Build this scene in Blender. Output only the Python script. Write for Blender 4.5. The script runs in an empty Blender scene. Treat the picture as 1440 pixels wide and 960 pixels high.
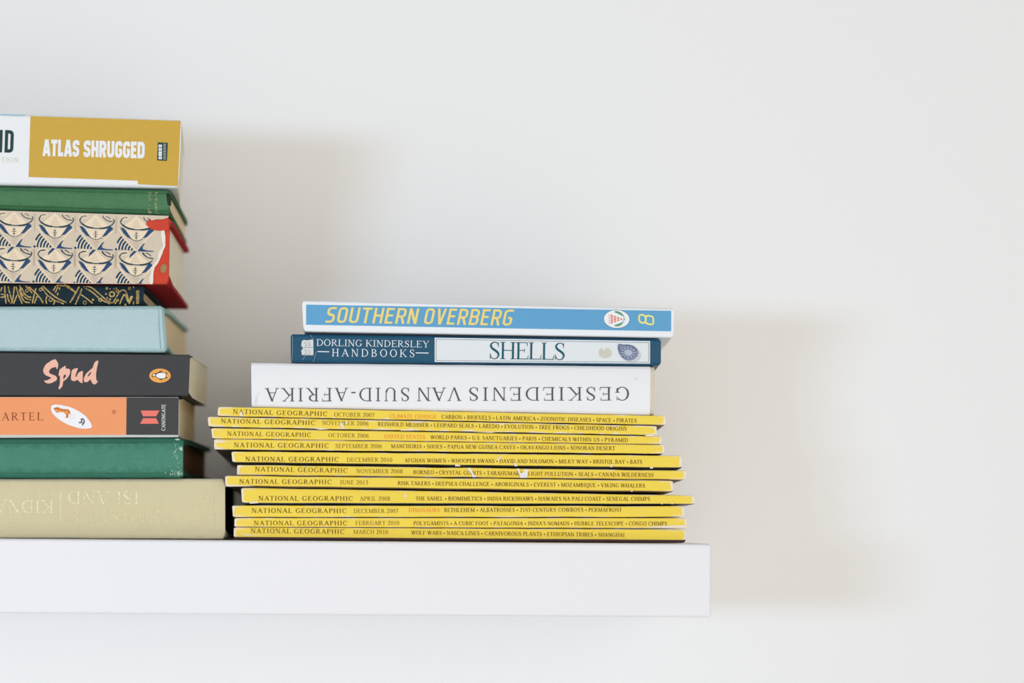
import bpy, math, random
from mathutils import Vector, Matrix

random.seed(7)
C = bpy.context.scene.collection
SC = bpy.context.scene

# ------------------------------------------------------------------ camera
F_PX = 3400.0                       # 85 mm on a 36 mm wide sensor, 1440 px across
CAM = Vector((0.0, -1.35, 1.40))
YAW, PITCH, ROLL = math.radians(3.03), math.radians(4.37), math.radians(0.45)
fwd = Vector((math.sin(YAW) * math.cos(PITCH), math.cos(YAW) * math.cos(PITCH), math.sin(PITCH)))
rt0 = Vector((math.cos(YAW), -math.sin(YAW), 0.0))
up0 = rt0.cross(fwd)
RT = rt0 * math.cos(ROLL) + up0 * math.sin(ROLL)
UP = up0 * math.cos(ROLL) - rt0 * math.sin(ROLL)
cam_data = bpy.data.cameras.new('camera')
cam = bpy.data.objects.new('camera', cam_data)
C.objects.link(cam)
cam_data.sensor_width = 36.0
cam_data.lens = 85.0
cam_data.clip_start = 0.05
cam_data.dof.use_dof = True
cam_data.dof.focus_distance = 1.352
cam_data.dof.aperture_fstop = 3.2
cam.matrix_world = Matrix(((RT.x, UP.x, -fwd.x, CAM.x), (RT.y, UP.y, -fwd.y, CAM.y),
                           (RT.z, UP.z, -fwd.z, CAM.z), (0, 0, 0, 1)))
SC.camera = cam

# ------------------------------------------------------------------ light
SC.view_settings.view_transform = 'Standard'
SC.view_settings.look = 'None'
SC.view_settings.gamma = 1.0
SC.view_settings.exposure = 0.0
SC.view_settings.use_curve_mapping = False
world = bpy.data.worlds.new('room_light')
SC.world = world
world.use_nodes = True
wt = world.node_tree
bg = wt.nodes['Background']
# light of the room: warm, plus a frontal lobe added to lighten shaded wall
tc = wt.nodes.new('ShaderNodeTexCoord')
dp = wt.nodes.new('ShaderNodeVectorMath'); dp.operation = 'DOT_PRODUCT'
dp.inputs[1].default_value = Vector((0.27, -0.955, -0.07)).normalized()
wt.links.new(tc.outputs['Generated'], dp.inputs[0])
cl = wt.nodes.new('ShaderNodeMath'); cl.operation = 'MAXIMUM'; cl.inputs[1].default_value = 0.0
wt.links.new(dp.outputs['Value'], cl.inputs[0])
pw = wt.nodes.new('ShaderNodeMath'); pw.operation = 'POWER'; pw.inputs[1].default_value = 6.0
wt.links.new(cl.outputs[0], pw.inputs[0])
ad = wt.nodes.new('ShaderNodeMath'); ad.operation = 'MULTIPLY_ADD'
ad.inputs[1].default_value, ad.inputs[2].default_value = 3.4, 0.24
wt.links.new(pw.outputs[0], ad.inputs[0])
wt.links.new(ad.outputs[0], bg.inputs[1])
bg.inputs[0].default_value = (0.725, 0.69, 0.65, 1)
key = bpy.data.lights.new('window_light', 'AREA')
key.shape = 'RECTANGLE'
key.size, key.size_y = 0.46, 0.17
key.color = (0.52, 0.74, 1.0)
key.energy = 15.0
ko = bpy.data.objects.new('window_light', key)
C.objects.link(ko)
ko.location = (-1.12, -2.00, 1.37)
ko.rotation_euler = (Vector((0.05, 0.1, 1.42)) - ko.location).to_track_quat('-Z', 'Y').to_euler()

# ------------------------------------------------------------------ helpers
def at(px, py, y=0.0):
    """point of the plane Y = y that the photograph shows at (px, py)"""
    ray = fwd * F_PX + RT * (px - 720.0) + UP * (480.0 - py)
    return CAM + ray * ((y - CAM.y) / ray.y)

def lin(c):
    return tuple((x / 255.0 / 12.92) if x <= 10 else ((x / 255.0 + 0.055) / 1.055) ** 2.4 for x in c)

def alb(c, k=0.94):
    return tuple(min(0.97, x / k) for x in lin(c))

class MB:
    def __init__(self):
        self.v, self.f, self.m, self.uv = [], [], [], []
    def add(self, pts, faces, mat=0, uv=None):
        o = len(self.v)
        self.v += [Vector(p) for p in pts]
        self.uv += list(uv) if uv else [(0.5, 0.5)] * len(pts)
        for k, f in enumerate(faces):
            self.f.append([o + i for i in f])
            self.m.append(mat[k] if isinstance(mat, (list, tuple)) else mat)
    def poly(self, pts, mat=0):
        self.add(pts, [list(range(len(pts)))], mat)
    def build(self, name, mats, parent=None, smooth=False):
        if not isinstance(mats, (list, tuple)):
            mats = [mats]
        org = parent_world(parent) if parent else Vector((0, 0, 0))
        me = bpy.data.meshes.new(name)
        me.from_pydata([tuple(p - org) for p in self.v], [], self.f)
        for m in mats:
            me.materials.append(m)
        uvl = me.uv_layers.new(name='UVMap')
        for p in me.polygons:
            p.material_index = self.m[p.index]
            p.use_smooth = smooth
            for li in p.loop_indices:
                uvl.data[li].uv = self.uv[me.loops[li].vertex_index]
        me.update()
        o = bpy.data.objects.new(name, me)
        C.objects.link(o)
        if parent:
            o.parent = parent
        return o

def parent_world(o):
    p = Vector((0, 0, 0))
    while o:
        p = p + o.location
        o = o.parent
    return p

def tag(o, label, cat=None, group=None, kind=None):
    o['label'] = label
    if cat: o['category'] = cat
    if group: o['group'] = group
    if kind: o['kind'] = kind
    return o

def thing(name, loc, label, cat, group=None):
    o = bpy.data.objects.new(name, None)
    o.empty_display_size = 0.02
    C.objects.link(o)
    o.location = loc
    return tag(o, label, cat, group)

# ------------------------------------------------------------------ materials
def new_mat(name, rough=0.6, spec=0.25):
    m = bpy.data.materials.new(name)
    m.use_nodes = True
    nt = m.node_tree
    b = nt.nodes['Principled BSDF']
    b.inputs['Roughness'].default_value = rough
    b.inputs['Specular IOR Level'].default_value = spec
    return m, nt, b

def node(nt, t, **kw):
    n = nt.nodes.new(t)
    for k, v in kw.items():
        setattr(n, k, v)
    return n

def math_node(nt, op, a, b=None, c=None):
    n = node(nt, 'ShaderNodeMath', operation=op)
    for i, x in enumerate((a, b, c)):
        if x is None: continue
        if isinstance(x, (int, float)): n.inputs[i].default_value = x
        else: nt.links.new(x, n.inputs[i])
    return n.outputs[0]

def noise(nt, scale, detail=3, stretch=None):
    tc = node(nt, 'ShaderNodeTexCoord')
    n = node(nt, 'ShaderNodeTexNoise')
    n.inputs['Scale'].default_value = scale
    n.inputs['Detail'].default_value = detail
    if stretch:
        mp = node(nt, 'ShaderNodeMapping')
        mp.inputs['Scale'].default_value = stretch
        nt.links.new(tc.outputs['Object'], mp.inputs['Vector'])
        nt.links.new(mp.outputs[0], n.inputs['Vector'])
    else:
        nt.links.new(tc.outputs['Object'], n.inputs['Vector'])
    return n.outputs['Fac']

def mix(nt, fac, a, b):
    n = node(nt, 'ShaderNodeMix', data_type='RGBA')
    for s, x in ((n.inputs[0], fac), (n.inputs[6], a), (n.inputs[7], b)):
        if isinstance(x, (int, float)): s.default_value = x
        elif isinstance(x, tuple): s.default_value = (*x, 1) if len(x) == 3 else x
        else: nt.links.new(x, s)
    return n.outputs[2]

def surf(name, rgb, rough=0.6, var=0.06, scale=220, bump=0.0, bscale=900, stretch=None, spec=0.2, grain=0.0):
    """a plain painted, printed or cloth surface with a little uneven tone and tooth"""
    m, nt, b = new_mat(name, rough, spec)
    base = alb(rgb)
    lo = tuple(x * (1 - var) for x in base)
    hi = tuple(min(0.95, x * (1 + var)) for x in base)
    col = mix(nt, noise(nt, scale, 4, stretch), lo, hi)
    if grain:
        g = noise(nt, 1500, 2)
        g = math_node(nt, 'MULTIPLY_ADD', g, grain * 2, 1 - grain)
        vm = node(nt, 'ShaderNodeVectorMath', operation='SCALE')
        nt.links.new(col, vm.inputs[0]); nt.links.new(g, vm.inputs['Scale'])
        col = vm.outputs[0]
    nt.links.new(col, b.inputs['Base Color'])
    if bump:
        bp = node(nt, 'ShaderNodeBump')
        bp.inputs['Strength'].default_value = bump
        bp.inputs['Distance'].default_value = 0.0003
        nt.links.new(noise(nt, bscale, 3), bp.inputs['Height'])
        nt.links.new(bp.outputs[0], b.inputs['Normal'])
    return m

def cloth(name, rgb, var=0.06, worn=None, L=0.2, H=0.02, grain=0.12, wv=0.0):
    """book cloth: fine weave, optional paler rubbed edges (wear follows the edges of the spine)"""
    m, nt, b = new_mat(name, 0.85, 0.12)
    base = alb(rgb)
    col = mix(nt, noise(nt, 140, 4), tuple(x * (1 - var) for x in base), tuple(min(.95, x * (1 + var)) for x in base))
    tc = node(nt, 'ShaderNodeTexCoord')
    hs = []
    for st in ((1, 1, .06), (.06, 1, 1)):
        mp = node(nt, 'ShaderNodeMapping'); mp.inputs['Scale'].default_value = st
        nz = node(nt, 'ShaderNodeTexNoise'); nz.inputs['Scale'].default_value = 1800; nz.inputs['Detail'].default_value = 1
        nt.links.new(tc.outputs['Object'], mp.inputs['Vector']); nt.links.new(mp.outputs[0], nz.inputs['Vector'])
        hs.append(nz.outputs['Fac'])
    wv_ = math_node(nt, 'ADD', hs[0], hs[1])
    g = math_node(nt, 'MULTIPLY_ADD', wv_, grain * 1.6, 1 - grain * 1.6)
    vm = node(nt, 'ShaderNodeVectorMath', operation='SCALE')
    nt.links.new(col, vm.inputs[0]); nt.links.new(g, vm.inputs['Scale'])
    col = vm.outputs[0]
    if worn:
        uv = node(nt, 'ShaderNodeSeparateXYZ'); nt.links.new(tc.outputs['UV'], uv.inputs[0])
        v = uv.outputs[1]
        dv = math_node(nt, 'MULTIPLY', math_node(nt, 'MINIMUM', v, math_node(nt, 'SUBTRACT', 1.0, v)), H)
        n1 = noise(nt, 300, 4)
        k = math_node(nt, 'DIVIDE', dv, math_node(nt, 'MULTIPLY', n1, max(wv, 1e-5) * 2))
        k = math_node(nt, 'SUBTRACT', 1.0, k); kn = nt.nodes[-1]
        kn = k.node; kn.use_clamp = True
        col = mix(nt, math_node(nt, 'MULTIPLY', k, .7), col, alb(worn))
    nt.links.new(col, b.inputs['Base Color'])
    bp = node(nt, 'ShaderNodeBump'); bp.inputs['Strength'].default_value = 0.25; bp.inputs['Distance'].default_value = 0.0002
    nt.links.new(wv_, bp.inputs['Height']); nt.links.new(bp.outputs[0], b.inputs['Normal'])
    return m

def spine_paper(name, rgb, L, H, wu=0.0011, wv=0.0004, seed=0.0):
    """coated paper spine whose corners and folds are rubbed down to white paper"""
    m, nt, b = new_mat(name, 0.5, 0.25)
    tc = node(nt, 'ShaderNodeTexCoord')
    uv = node(nt, 'ShaderNodeSeparateXYZ'); nt.links.new(tc.outputs['UV'], uv.inputs[0])
    def edge(x, l):
        return math_node(nt, 'MULTIPLY', math_node(nt, 'MINIMUM', x, math_node(nt, 'SUBTRACT', 1.0, x)), l)
    du, dv = edge(uv.outputs[0], L), edge(uv.outputs[1], H)
    def nz(scale, detail, off):
        mp = node(nt, 'ShaderNodeMapping'); mp.inputs['Location'].default_value = (seed + off, seed * 1.7, off)
        n = node(nt, 'ShaderNodeTexNoise'); n.inputs['Scale'].default_value = scale; n.inputs['Detail'].default_value = detail
        nt.links.new(tc.outputs['Object'], mp.inputs['Vector']); nt.links.new(mp.outputs[0], n.inputs['Vector'])
        return n.outputs['Fac']
    n1, n2, n3 = nz(420, 4, 0.3), nz(130, 5, 0.9), nz(60, 2, 2.0)
    a1 = math_node(nt, 'GREATER_THAN', math_node(nt, 'MULTIPLY', n1, wu * 2), du)
    big = math_node(nt, 'MULTIPLY', math_node(nt, 'MAXIMUM', math_node(nt, 'SUBTRACT', n2, 0.43), 0.0), wv * 9)
    a2 = math_node(nt, 'GREATER_THAN', big, dv)
    # long pale rubs reaching in from the two ends
    rub = math_node(nt, 'SUBTRACT', 1.0, math_node(nt, 'DIVIDE', du, math_node(nt, 'MULTIPLY', n2, 0.016)))
    rub.node.use_clamp = True
    rub2 = math_node(nt, 'SUBTRACT', 1.0, math_node(nt, 'DIVIDE', dv, math_node(nt, 'MULTIPLY', n1, 0.0034)))
    rub2.node.use_clamp = True
    rub = math_node(nt, 'MULTIPLY', math_node(nt, 'MULTIPLY', rub, rub2), 1.1)
    rub.node.use_clamp = True
    wear = math_node(nt, 'MAXIMUM', math_node(nt, 'MAXIMUM', a1, a2), rub)
    base = alb(rgb)
    col = mix(nt, n3, tuple(x * .97 for x in base), tuple(min(.98, x * 1.04) for x in base))
    col = mix(nt, math_node(nt, 'MULTIPLY', wear, .9), col, alb((240, 228, 212)))
    nt.links.new(col, b.inputs['Base Color'])
    bp = node(nt, 'ShaderNodeBump'); bp.inputs['Strength'].default_value = 0.12; bp.inputs['Distance'].default_value = 0.0003
    nt.links.new(n2, bp.inputs['Height']); nt.links.new(bp.outputs[0], b.inputs['Normal'])
    return m

def pages(name, rgb, dark=0.75):
    """edges of many leaves: fine lines that run along the block"""
    m, nt, b = new_mat(name, 0.9, 0.05)
    n = noise(nt, 1.0, 3, (12, 12, 3800))
    base = alb(rgb)
    nt.links.new(mix(nt, n, tuple(x * dark for x in base), tuple(min(.95, x * 1.2) for x in base)), b.inputs['Base Color'])
    bp = node(nt, 'ShaderNodeBump'); bp.inputs['Strength'].default_value = 0.3; bp.inputs['Distance'].default_value = 0.0002
    nt.links.new(n, bp.inputs['Height']); nt.links.new(bp.outputs[0], b.inputs['Normal'])
    return m

def ink(name, rgb, rough=0.6, fade=0.0, under=None):
    """printed or stamped lettering; fade lets the ground show through where it is rubbed off"""
    m, nt, b = new_mat(name, rough, 0.2)
    if fade and under:
        n = noise(nt, 700, 4)
        k = math_node(nt, 'MULTIPLY_ADD', n, 4.0, -2.0 + fade * 1.0); k.node.use_clamp = True
        nt.links.new(mix(nt, k, alb(rgb), alb(under)), b.inputs['Base Color'])
    else:
        nt.links.new(mix(nt, noise(nt, 900, 2), tuple(x * .94 for x in alb(rgb)), tuple(min(.95, x * 1.06) for x in alb(rgb))), b.inputs['Base Color'])
    return m

# ------------------------------------------------------------------ lettering
def rpath(pts, r, closed=False, n=5):
    """round the corners of a path"""
    out, N = [], len(pts)
    for i, p in enumerate(pts):
        p = Vector(p)
        if not closed and i in (0, N - 1):
            out.append(p); continue
        a, c = Vector(pts[i - 1]), Vector(pts[(i + 1) % N])
        da, dc = (a - p), (c - p)
        q = min(r, da.length * .5, dc.length * .5)
        p0, p1 = p + da.normalized() * q, p + dc.normalized() * q
        for k in range(n + 1):
            t = k / n
            out.append(p0 * (1 - t) ** 2 + p * 2 * t * (1 - t) + p1 * t * t)
    if closed: out.append(out[0].copy())
    return out

def spline(pts, n=6):
    P = [Vector(p) for p in pts]
    P = [P[0] * 2 - P[1]] + P + [P[-1] * 2 - P[-2]]
    out = []
    for i in range(1, len(P) - 2):
        for k in range(n):
            t = k / n
            out.append(0.5 * ((2 * P[i]) + (P[i + 1] - P[i - 1]) * t + (2 * P[i - 1] - 5 * P[i] + 4 * P[i + 1] - P[i + 2]) * t * t
                              + (3 * P[i] - P[i - 1] - 3 * P[i + 1] + P[i + 2]) * t ** 3))
    out.append(P[-2])
    return out

def ribbon(pts, widths):
    """quads of a stroke of the given width(s) along a 2-D path"""
    n = len(pts)
    if isinstance(widths, (int, float)): widths = [widths] * n
    closed = (Vector(pts[0]) - Vector(pts[-1])).length < 1e-9 and n > 3
    L, R = [], []
    for i in range(n):
        p = Vector(pts[i])
        if closed and i in (0, n - 1): a, b = Vector(pts[-2]), Vector(pts[1])
        else: a, b = Vector(pts[max(0, i - 1)]), Vector(pts[min(n - 1, i + 1)])
        t = b - a
        if t.length < 1e-12: t = Vector((1, 0))
        t.normalize()
        d1, d2 = (p - a), (b - p)
        k = 1.0
        if d1.length > 1e-9 and d2.length > 1e-9:
            k = 1 / max(.6, math.cos(d1.angle(d2) / 2))
        nn = Vector((-t.y, t.x)) * widths[i] * .5 * k
        L.append(p + nn); R.append(p - nn)
    return [[R[i], R[i + 1], L[i + 1], L[i]] for i in range(n - 1)]

# serif capitals, cap height 1: (advance, strokes)
SERIF = {
 'A': (1.04, [('d', .50, 1, .90, 0, 1), ('d', .52, .97, .14, 0, 0), ('h', .26, .72, .35), ('s', .14, 0, .13), ('s', .90, 0, .16)]),
 'B': (.94, [('v', .22, 0, 1), ('e', .44, .755, .30, .245, -90, 90), ('e', .44, .27, .39, .27, -90, 90), ('h', .1, .45, .975), ('h', .2, .45, .525), ('h', .1, .45, .025)]),
 'C': (.98, [('e', .53, .5, .47, .52, 42, 318), ('t', [(.84, .66), (.88, .66), (.89, 1.0), (.86, 1.0)])]),
 'D': (1.07, [('v', .22, 0, 1), ('e', .46, .5, .54, .5, -90, 90), ('h', .08, .47, .975), ('h', .08, .47, .025)]),
 'E': (.90, [('v', .22, 0, 1), ('h', .07, .78, .975), ('h', .2, .6, .52), ('h', .07, .8, .025), ('t', [(.74, 1), (.78, 1), (.78, .78), (.75, .8)]), ('t', [(.77, 0), (.82, 0), (.86, .24), (.83, .24)]), ('t', [(.58, .64), (.61, .64), (.61, .4), (.58, .4)])]),
 'F': (.84, [('v', .22, 0, 1), ('h', .07, .78, .975), ('h', .2, .6, .50), ('s', .22, 0, .18), ('t', [(.74, 1), (.78, 1), (.78, .77), (.75, .8)]), ('t', [(.58, .62), (.61, .62), (.61, .38), (.58, .38)])]),
 'G': (1.07, [('e', .53, .5, .47, .52, 45, 322), ('v', .86, .1, .42), ('s', .86, .42, .15), ('t', [(.85, .68), (.89, .68), (.9, 1.0), (.87, 1.0)])]),
 'H': (1.07, [('v', .22, 0, 1), ('v', .85, 0, 1), ('h', .22, .85, .51), ('s', .22, 0, .16), ('s', .22, 1, .16), ('s', .85, 0, .16), ('s', .85, 1, .16)]),
 'I': (.50, [('v', .25, 0, 1), ('s', .25, 0, .17), ('s', .25, 1, .17)]),
 'J': (.60, [('v', .38, .2, 1), ('p', [(.38, .25, 1), (.35, .06, .9), (.22, -.02, .6), (.1, .05, .8)]), ('s', .38, 1, .17)]),
 'K': (1.06, [('v', .22, 0, 1), ('d', .86, 1, .26, .40, 0), ('d', .42, .58, .90, 0, 1), ('s', .22, 0, .16), ('s', .22, 1, .16), ('s', .84, 1, .14), ('s', .92, 0, .15)]),
 'L': (.90, [('v', .22, 0, 1), ('h', .07, .8, .025), ('s', .22, 1, .17), ('t', [(.77, 0), (.82, 0), (.86, .27), (.83, .27)])]),
 'M': (1.33, [('vh', .2, 0, 1), ('d', .22, 1, .65, .02, 1), ('d', 1.08, 1, .66, .02, 0), ('v', 1.10, 0, 1), ('s', .2, 0, .14), ('s', .18, 1, .12), ('s', 1.1, 0, .17), ('s', 1.14, 1, .13)]),
 'N': (1.08, [('vh', .2, 0, 1), ('d', .21, 1, .86, 0, 1), ('vh', .88, 0, 1), ('s', .2, 0, .14), ('s', .15, 1, .12), ('s', .88, 1, .14)]),
 'O': (1.07, [('e', .535, .5, .48, .52, 0, 360)]),
 'P': (.84, [('v', .22, 0, 1), ('e', .44, .73, .35, .27, -90, 90), ('h', .07, .45, .975), ('h', .2, .45, .485), ('s', .22, 0, .17)]),
 'Q': (1.07, [('e', .535, .5, .48, .52, 0, 360), ('p', [(.48, .01, .7), (.62, -.1, 1), (.82, -.2, .8), (1.0, -.2, .4)])]),
 'R': (1.0, [('v', .22, 0, 1), ('e', .44, .745, .34, .255, -90, 90), ('h', .07, .45, .975), ('h', .2, .45, .515), ('d', .42, .52, .86, 0, 1), ('s', .22, 0, .16), ('s', .9, 0, .12)]),
 'S': (.80, [('p', [(.63, .80, .35), (.57, .93, .4), (.40, .985, .4), (.22, .9, .7), (.17, .75, .95), (.27, .61, 1.05), (.46, .49, 1.1), (.61, .36, 1.05), (.65, .22, .85), (.56, .06, .5), (.37, .01, .4), (.21, .08, .4), (.14, .25, .35)]), ('t', [(.62, .68), (.65, .68), (.65, 1.0), (.62, 1.0)]), ('t', [(.12, .0), (.15, 0), (.15, .33), (.12, .33)])]),
 'T': (.90, [('v', .45, 0, 1), ('h', .06, .84, .975), ('s', .45, 0, .18), ('t', [(.04, .76), (.07, .76), (.09, 1), (.06, 1)]), ('t', [(.83, .76), (.86, .76), (.84, 1), (.81, 1)])]),
 'U': (1.07, [('v', .24, .33, 1), ('vh', .87, .33, 1), ('e', .535, .35, .375, .37, 180, 360), ('s', .24, 1, .17), ('s', .87, 1, .14)]),
 'V': (1.06, [('d', .17, 1, .54, 0, 1), ('d', .91, 1, .55, 0, 0), ('s', .17, 1, .16), ('s', .91, 1, .13)]),
 'W': (1.43, [('d', .15, 1, .46, 0, 1), ('d', .76, 1, .47, 0, 0), ('d', .70, 1, 1.0, 0, 1), ('d', 1.29, 1, 1.01, 0, 0), ('s', .15, 1, .15), ('s', .70, 1, .15), ('s', 1.29, 1, .12)]),
 'X': (1.05, [('d', .2, 1, .85, 0, 1), ('d', .85, 1, .2, 0, 0), ('s', .2, 1, .15), ('s', .85, 1, .13), ('s', .2, 0, .13), ('s', .85, 0, .15)]),
 'Y': (1.05, [('d', .18, 1, .53, .44, 1), ('d', .90, 1, .54, .44, 0), ('v', .53, 0, .47), ('s', .18, 1, .16), ('s', .9, 1, .13), ('s', .53, 0, .17)]),
 'Z': (.90, [('h', .1, .8, .975), ('h', .08, .84, .025), ('d', .74, .97, .14, .03, 1), ('t', [(.09, .78), (.12, .78), (.14, 1), (.11, 1)]), ('t', [(.81, 0), (.84, 0), (.88, .24), (.85, .24)])]),
 '0': (.76, [('e', .38, .5, .33, .5, 0, 360)]),
 '1': (.76, [('v', .40, 0, 1), ('s', .40, 0, .18), ('d', .40, .98, .22, .86, 0)]),
 '2': (.76, [('p', [(.10, .72, .5), (.17, .90, .6), (.35, .98, .7), (.54, .88, 1), (.57, .70, 1.05), (.46, .46, .8), (.28, .24, .55), (.10, .06, .5)]), ('h', .08, .62, .05), ('h', .1, .64, .1)]),
 '3': (.76, [('p', [(.12, .82, .5), (.24, .96, .6), (.44, .95, .8), (.54, .79, 1), (.46, .62, .8), (.28, .53, .45)]), ('p', [(.28, .53, .45), (.48, .48, .8), (.58, .3, 1.05), (.5, .1, .8), (.3, .0, .6), (.1, .06, .6)])]),
 '6': (.76, [('e', .38, .32, .32, .33, 0, 360), ('p', [(.62, .98, .35), (.38, .86, .6), (.18, .62, .95), (.12, .36, 1)])]),
 '7': (.76, [('h', .08, .66, .95), ('h', .08, .66, .91), ('d', .62, .95, .28, 0, .7)]),
 '8': (.76, [('e', .38, .76, .26, .24, 0, 360), ('e', .38, .26, .31, .27, 0, 360)]),
 '9': (.76, [('e', .38, .68, .32, .33, 0, 360), ('p', [(.14, .02, .35), (.38, .14, .6), (.58, .38, .95), (.64, .64, 1)])]),
 '*': (.54, [('o', .27, .40, .19)]),
 '.': (.34, [('o', .15, .07, .085)]),
 "'": (.26, [('t', [(.06, 1), (.18, 1), (.14, .68), (.09, .68)])]),
 '-': (.44, [('h', .06, .38, .37), ('h', .06, .38, .33)]),
 ' ': (.40, []),
}

def serif_glyph(ch, T, h):
    hs = h * .9
    adv, st = SERIF[ch]
    polys = []
    for s in st:
        k = s[0]
        if k in ('v', 'vh'):
            w = (T if k == 'v' else h * 1.15) / 2
            polys.append([(s[1] - w, s[2]), (s[1] + w, s[2]), (s[1] + w, s[3]), (s[1] - w, s[3])])
        elif k == 'h':
            polys.append([(s[1], s[3] - h / 2), (s[2], s[3] - h / 2), (s[2], s[3] + h / 2), (s[1], s[3] + h / 2)])
        elif k == 'd':
            w = (h * 1.2 + (T * 1.1 - h * 1.2) * s[5]) / 2
            polys.append([(s[3] - w, s[4]), (s[3] + w, s[4]), (s[1] + w, s[2]), (s[1] - w, s[2])])
        elif k == 's':
            y0, y1 = (s[2], s[2] + hs) if s[2] < .3 else (s[2] - hs, s[2])
            polys.append([(s[1] - s[3], y0), (s[1] + s[3], y0), (s[1] + s[3], y1), (s[1] - s[3], y1)])
        elif k == 'e':
            cx, cy, rx, ry, a0, a1 = s[1:]
            n = max(6, int(abs(a1 - a0) / 15))
            for i in range(n):
                q = []
                for a, o in ((a0 + (a1 - a0) * i / n, 0), (a0 + (a1 - a0) * (i + 1) / n, 0), (a0 + (a1 - a0) * (i + 1) / n, 1), (a0 + (a1 - a0) * i / n, 1)):
                    a = math.radians(a)
                    q.append((cx + math.cos(a) * (rx - T * 1.05 * o), cy + math.sin(a) * (ry - h * o)))
                polys.append(q[::-1] if False else [q[3], q[0], q[1], q[2]])
        elif k == 'p':
            sp = spline([Vector((x, y, w)) for x, y, w in s[1]], 4)
            polys += ribbon([Vector((p.x, p.y)) for p in sp], [max(h, p.z * T) for p in sp])
        elif k == 't':
            polys.append(s[1])
        elif k == 'o':
            polys.append([(s[1] + s[3] * math.cos(a * math.pi / 5), s[2] + s[3] * math.sin(a * math.pi / 5)) for a in range(10)])
    return adv, polys

def sans_glyph(ch, W, w, r, pad):
    """monoline capitals: stroke W, width w, corner radius r"""
    s = W / 2
    R = lambda p, c=False: rpath([(x, y) for x, y in p], r, c)
    x0, x1, y0, y1 = s, w - s, s, 1 - s
    P = []
    if ch in 'O0': P = [R([(x0, y0), (x1, y0), (x1, y1), (x0, y1)], True)]
    elif ch == 'D': P = [R([(x0, y0), (x1, y0), (x1, y1), (x0, y1)]) , [(x0, 0), (x0, 1)]]
    elif ch == 'U': P = [R([(x0, 1), (x0, y0), (x1, y0), (x1, 1)])]
    elif ch == 'S':
        P = [R([(x1, .70), (x1, y1), (x0, y1), (x0, .53), (x1, .47), (x1, y0), (x0, y0), (x0, .30)])]
    elif ch == 's':   # open ends
        P = [R([(w, y1), (x0, y1), (x0, .52), (x1, .50), (x1, y0), (0, y0)])]
    elif ch == 'H': P = [[(x0, 0), (x0, 1)], [(x1, 0), (x1, 1)], [(x0, .5), (x1, .5)]]
    elif ch == 'E': P = [[(x0, 0), (x0, 1)], [(x0, y1), (w * .96, y1)], [(x0, .52), (w * .88, .52)], [(x0, y0), (w * .96, y0)]]
    elif ch == 'T': P = [[(w / 2, 0), (w / 2, 1)], [(0, y1), (w, y1)]]
    elif ch == 'L': P = [[(x0, 0), (x0, 1)], [(x0, y0), (w * .95, y0)]]
    elif ch == 'R': P = [[(x0, 0), (x0, 1)], R([(x0, y1), (x1, y1), (x1, .46), (x0, .46)]), [(w * .55, .46), (x1, 0)]]
    elif ch == 'N': P = [[(x0, 0), (x0, 1)], [(x1, 0), (x1, 1)], [(x0, 1), (x1, 0)]]
    elif ch == 'V': P = [[(x0, 1), (w / 2, 0)], [(x1, 1), (w / 2, 0)]]
    elif ch == 'A': P = [[(x0 * .8, 0), (w / 2 - W * .12, 1)], [(w - x0 * .8, 0), (w / 2 + W * .12, 1)], [(x0, .27), (x1, .27)]]
    elif ch == 'B': P = [[(x0, 0), (x0, 1)], R([(x0, y1), (x1, y1), (x1, .52), (x0, .52)]), R([(x0, .52), (x1, .52), (x1, y0), (x0, y0)])]
    elif ch == 'G': P = [R([(x1, .70), (x1, y1), (x0, y1), (x0, y0), (x1, y0), (x1, .46), (w * .55, .46)])]
    elif ch == 'g': P = [R([(w, y1), (x0, y1), (x0, y0), (x1, y0), (x1, .48), (w * .5, .48)])]
    polys = []
    for p in P:
        polys += ribbon(p, W)
    return w + pad, polys

class Face:
    """flat printing surface: pixel positions of the photograph -> points on the spine of one book"""
    def __init__(self, y0, bulge=0.0, zb=0.0, zt=1.0):
        self.y0, self.b, self.zb, self.zt = y0, bulge, zb, zt
        self.n = 0
    def p(self, px, py, lift=0.00012):
        if lift < 0.00038: lift = 0.0001 + (lift - 0.0001) * 2.5
        d = 0.0
        if self.b:
            w = at(px, py, self.y0)
            v = max(0, min(1, (w.z - self.zb) / (self.zt - self.zb)))
            d = -self.b * (1 - (2 * v - 1) ** 2)
        return at(px, py, self.y0 + d - lift)
    def bump(self):
        self.n += 1
        return 0.000002 * (self.n % 10)

def put_polys(mb, face, polys, xf, mat=0, lift=0.00016):
    for q in polys:
        pts = [xf(x, y) for x, y in q]
        e = face.bump()
        mb.poly([face.p(x, y, lift + e) for x, y in pts], mat)

def write(mb, face, s, a, b, cap, font='serif', T=.15, h=.055, track=0.0, slant=0.0, mat=0, lift=0.00016, **kw):
    """set the line s from pixel a to pixel b on its baseline, capitals cap pixels tall"""
    gl, x = [], 0.0
    for ch in s:
        if font == 'serif':
            adv, polys = serif_glyph(ch, T, h)
        elif ch == ' ':
            adv, polys = kw.get('space', .3), []
        else:
            wd = kw['widths'].get(ch, kw['w'])
            adv, polys = sans_glyph(ch, kw['W'], wd, kw['r'], kw['pad'])
        gl.append((x, polys)); x += adv + track
    xs = [px + gx for gx, ps in gl for q in ps for px, _ in q]
    lo, hi = min(xs), max(xs)
    a, b = Vector(a), Vector(b)
    e1 = (b - a); ln = e1.length; e1 = e1 / ln
    e2 = Vector((e1.y, -e1.x))
    sx = ln / (hi - lo)
    for gx, ps in gl:
        put_polys(mb, face, ps, lambda x, y: tuple(a + e1 * ((x + gx - lo) * sx + y * cap * slant) + e2 * (y * cap)), mat, lift)

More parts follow.
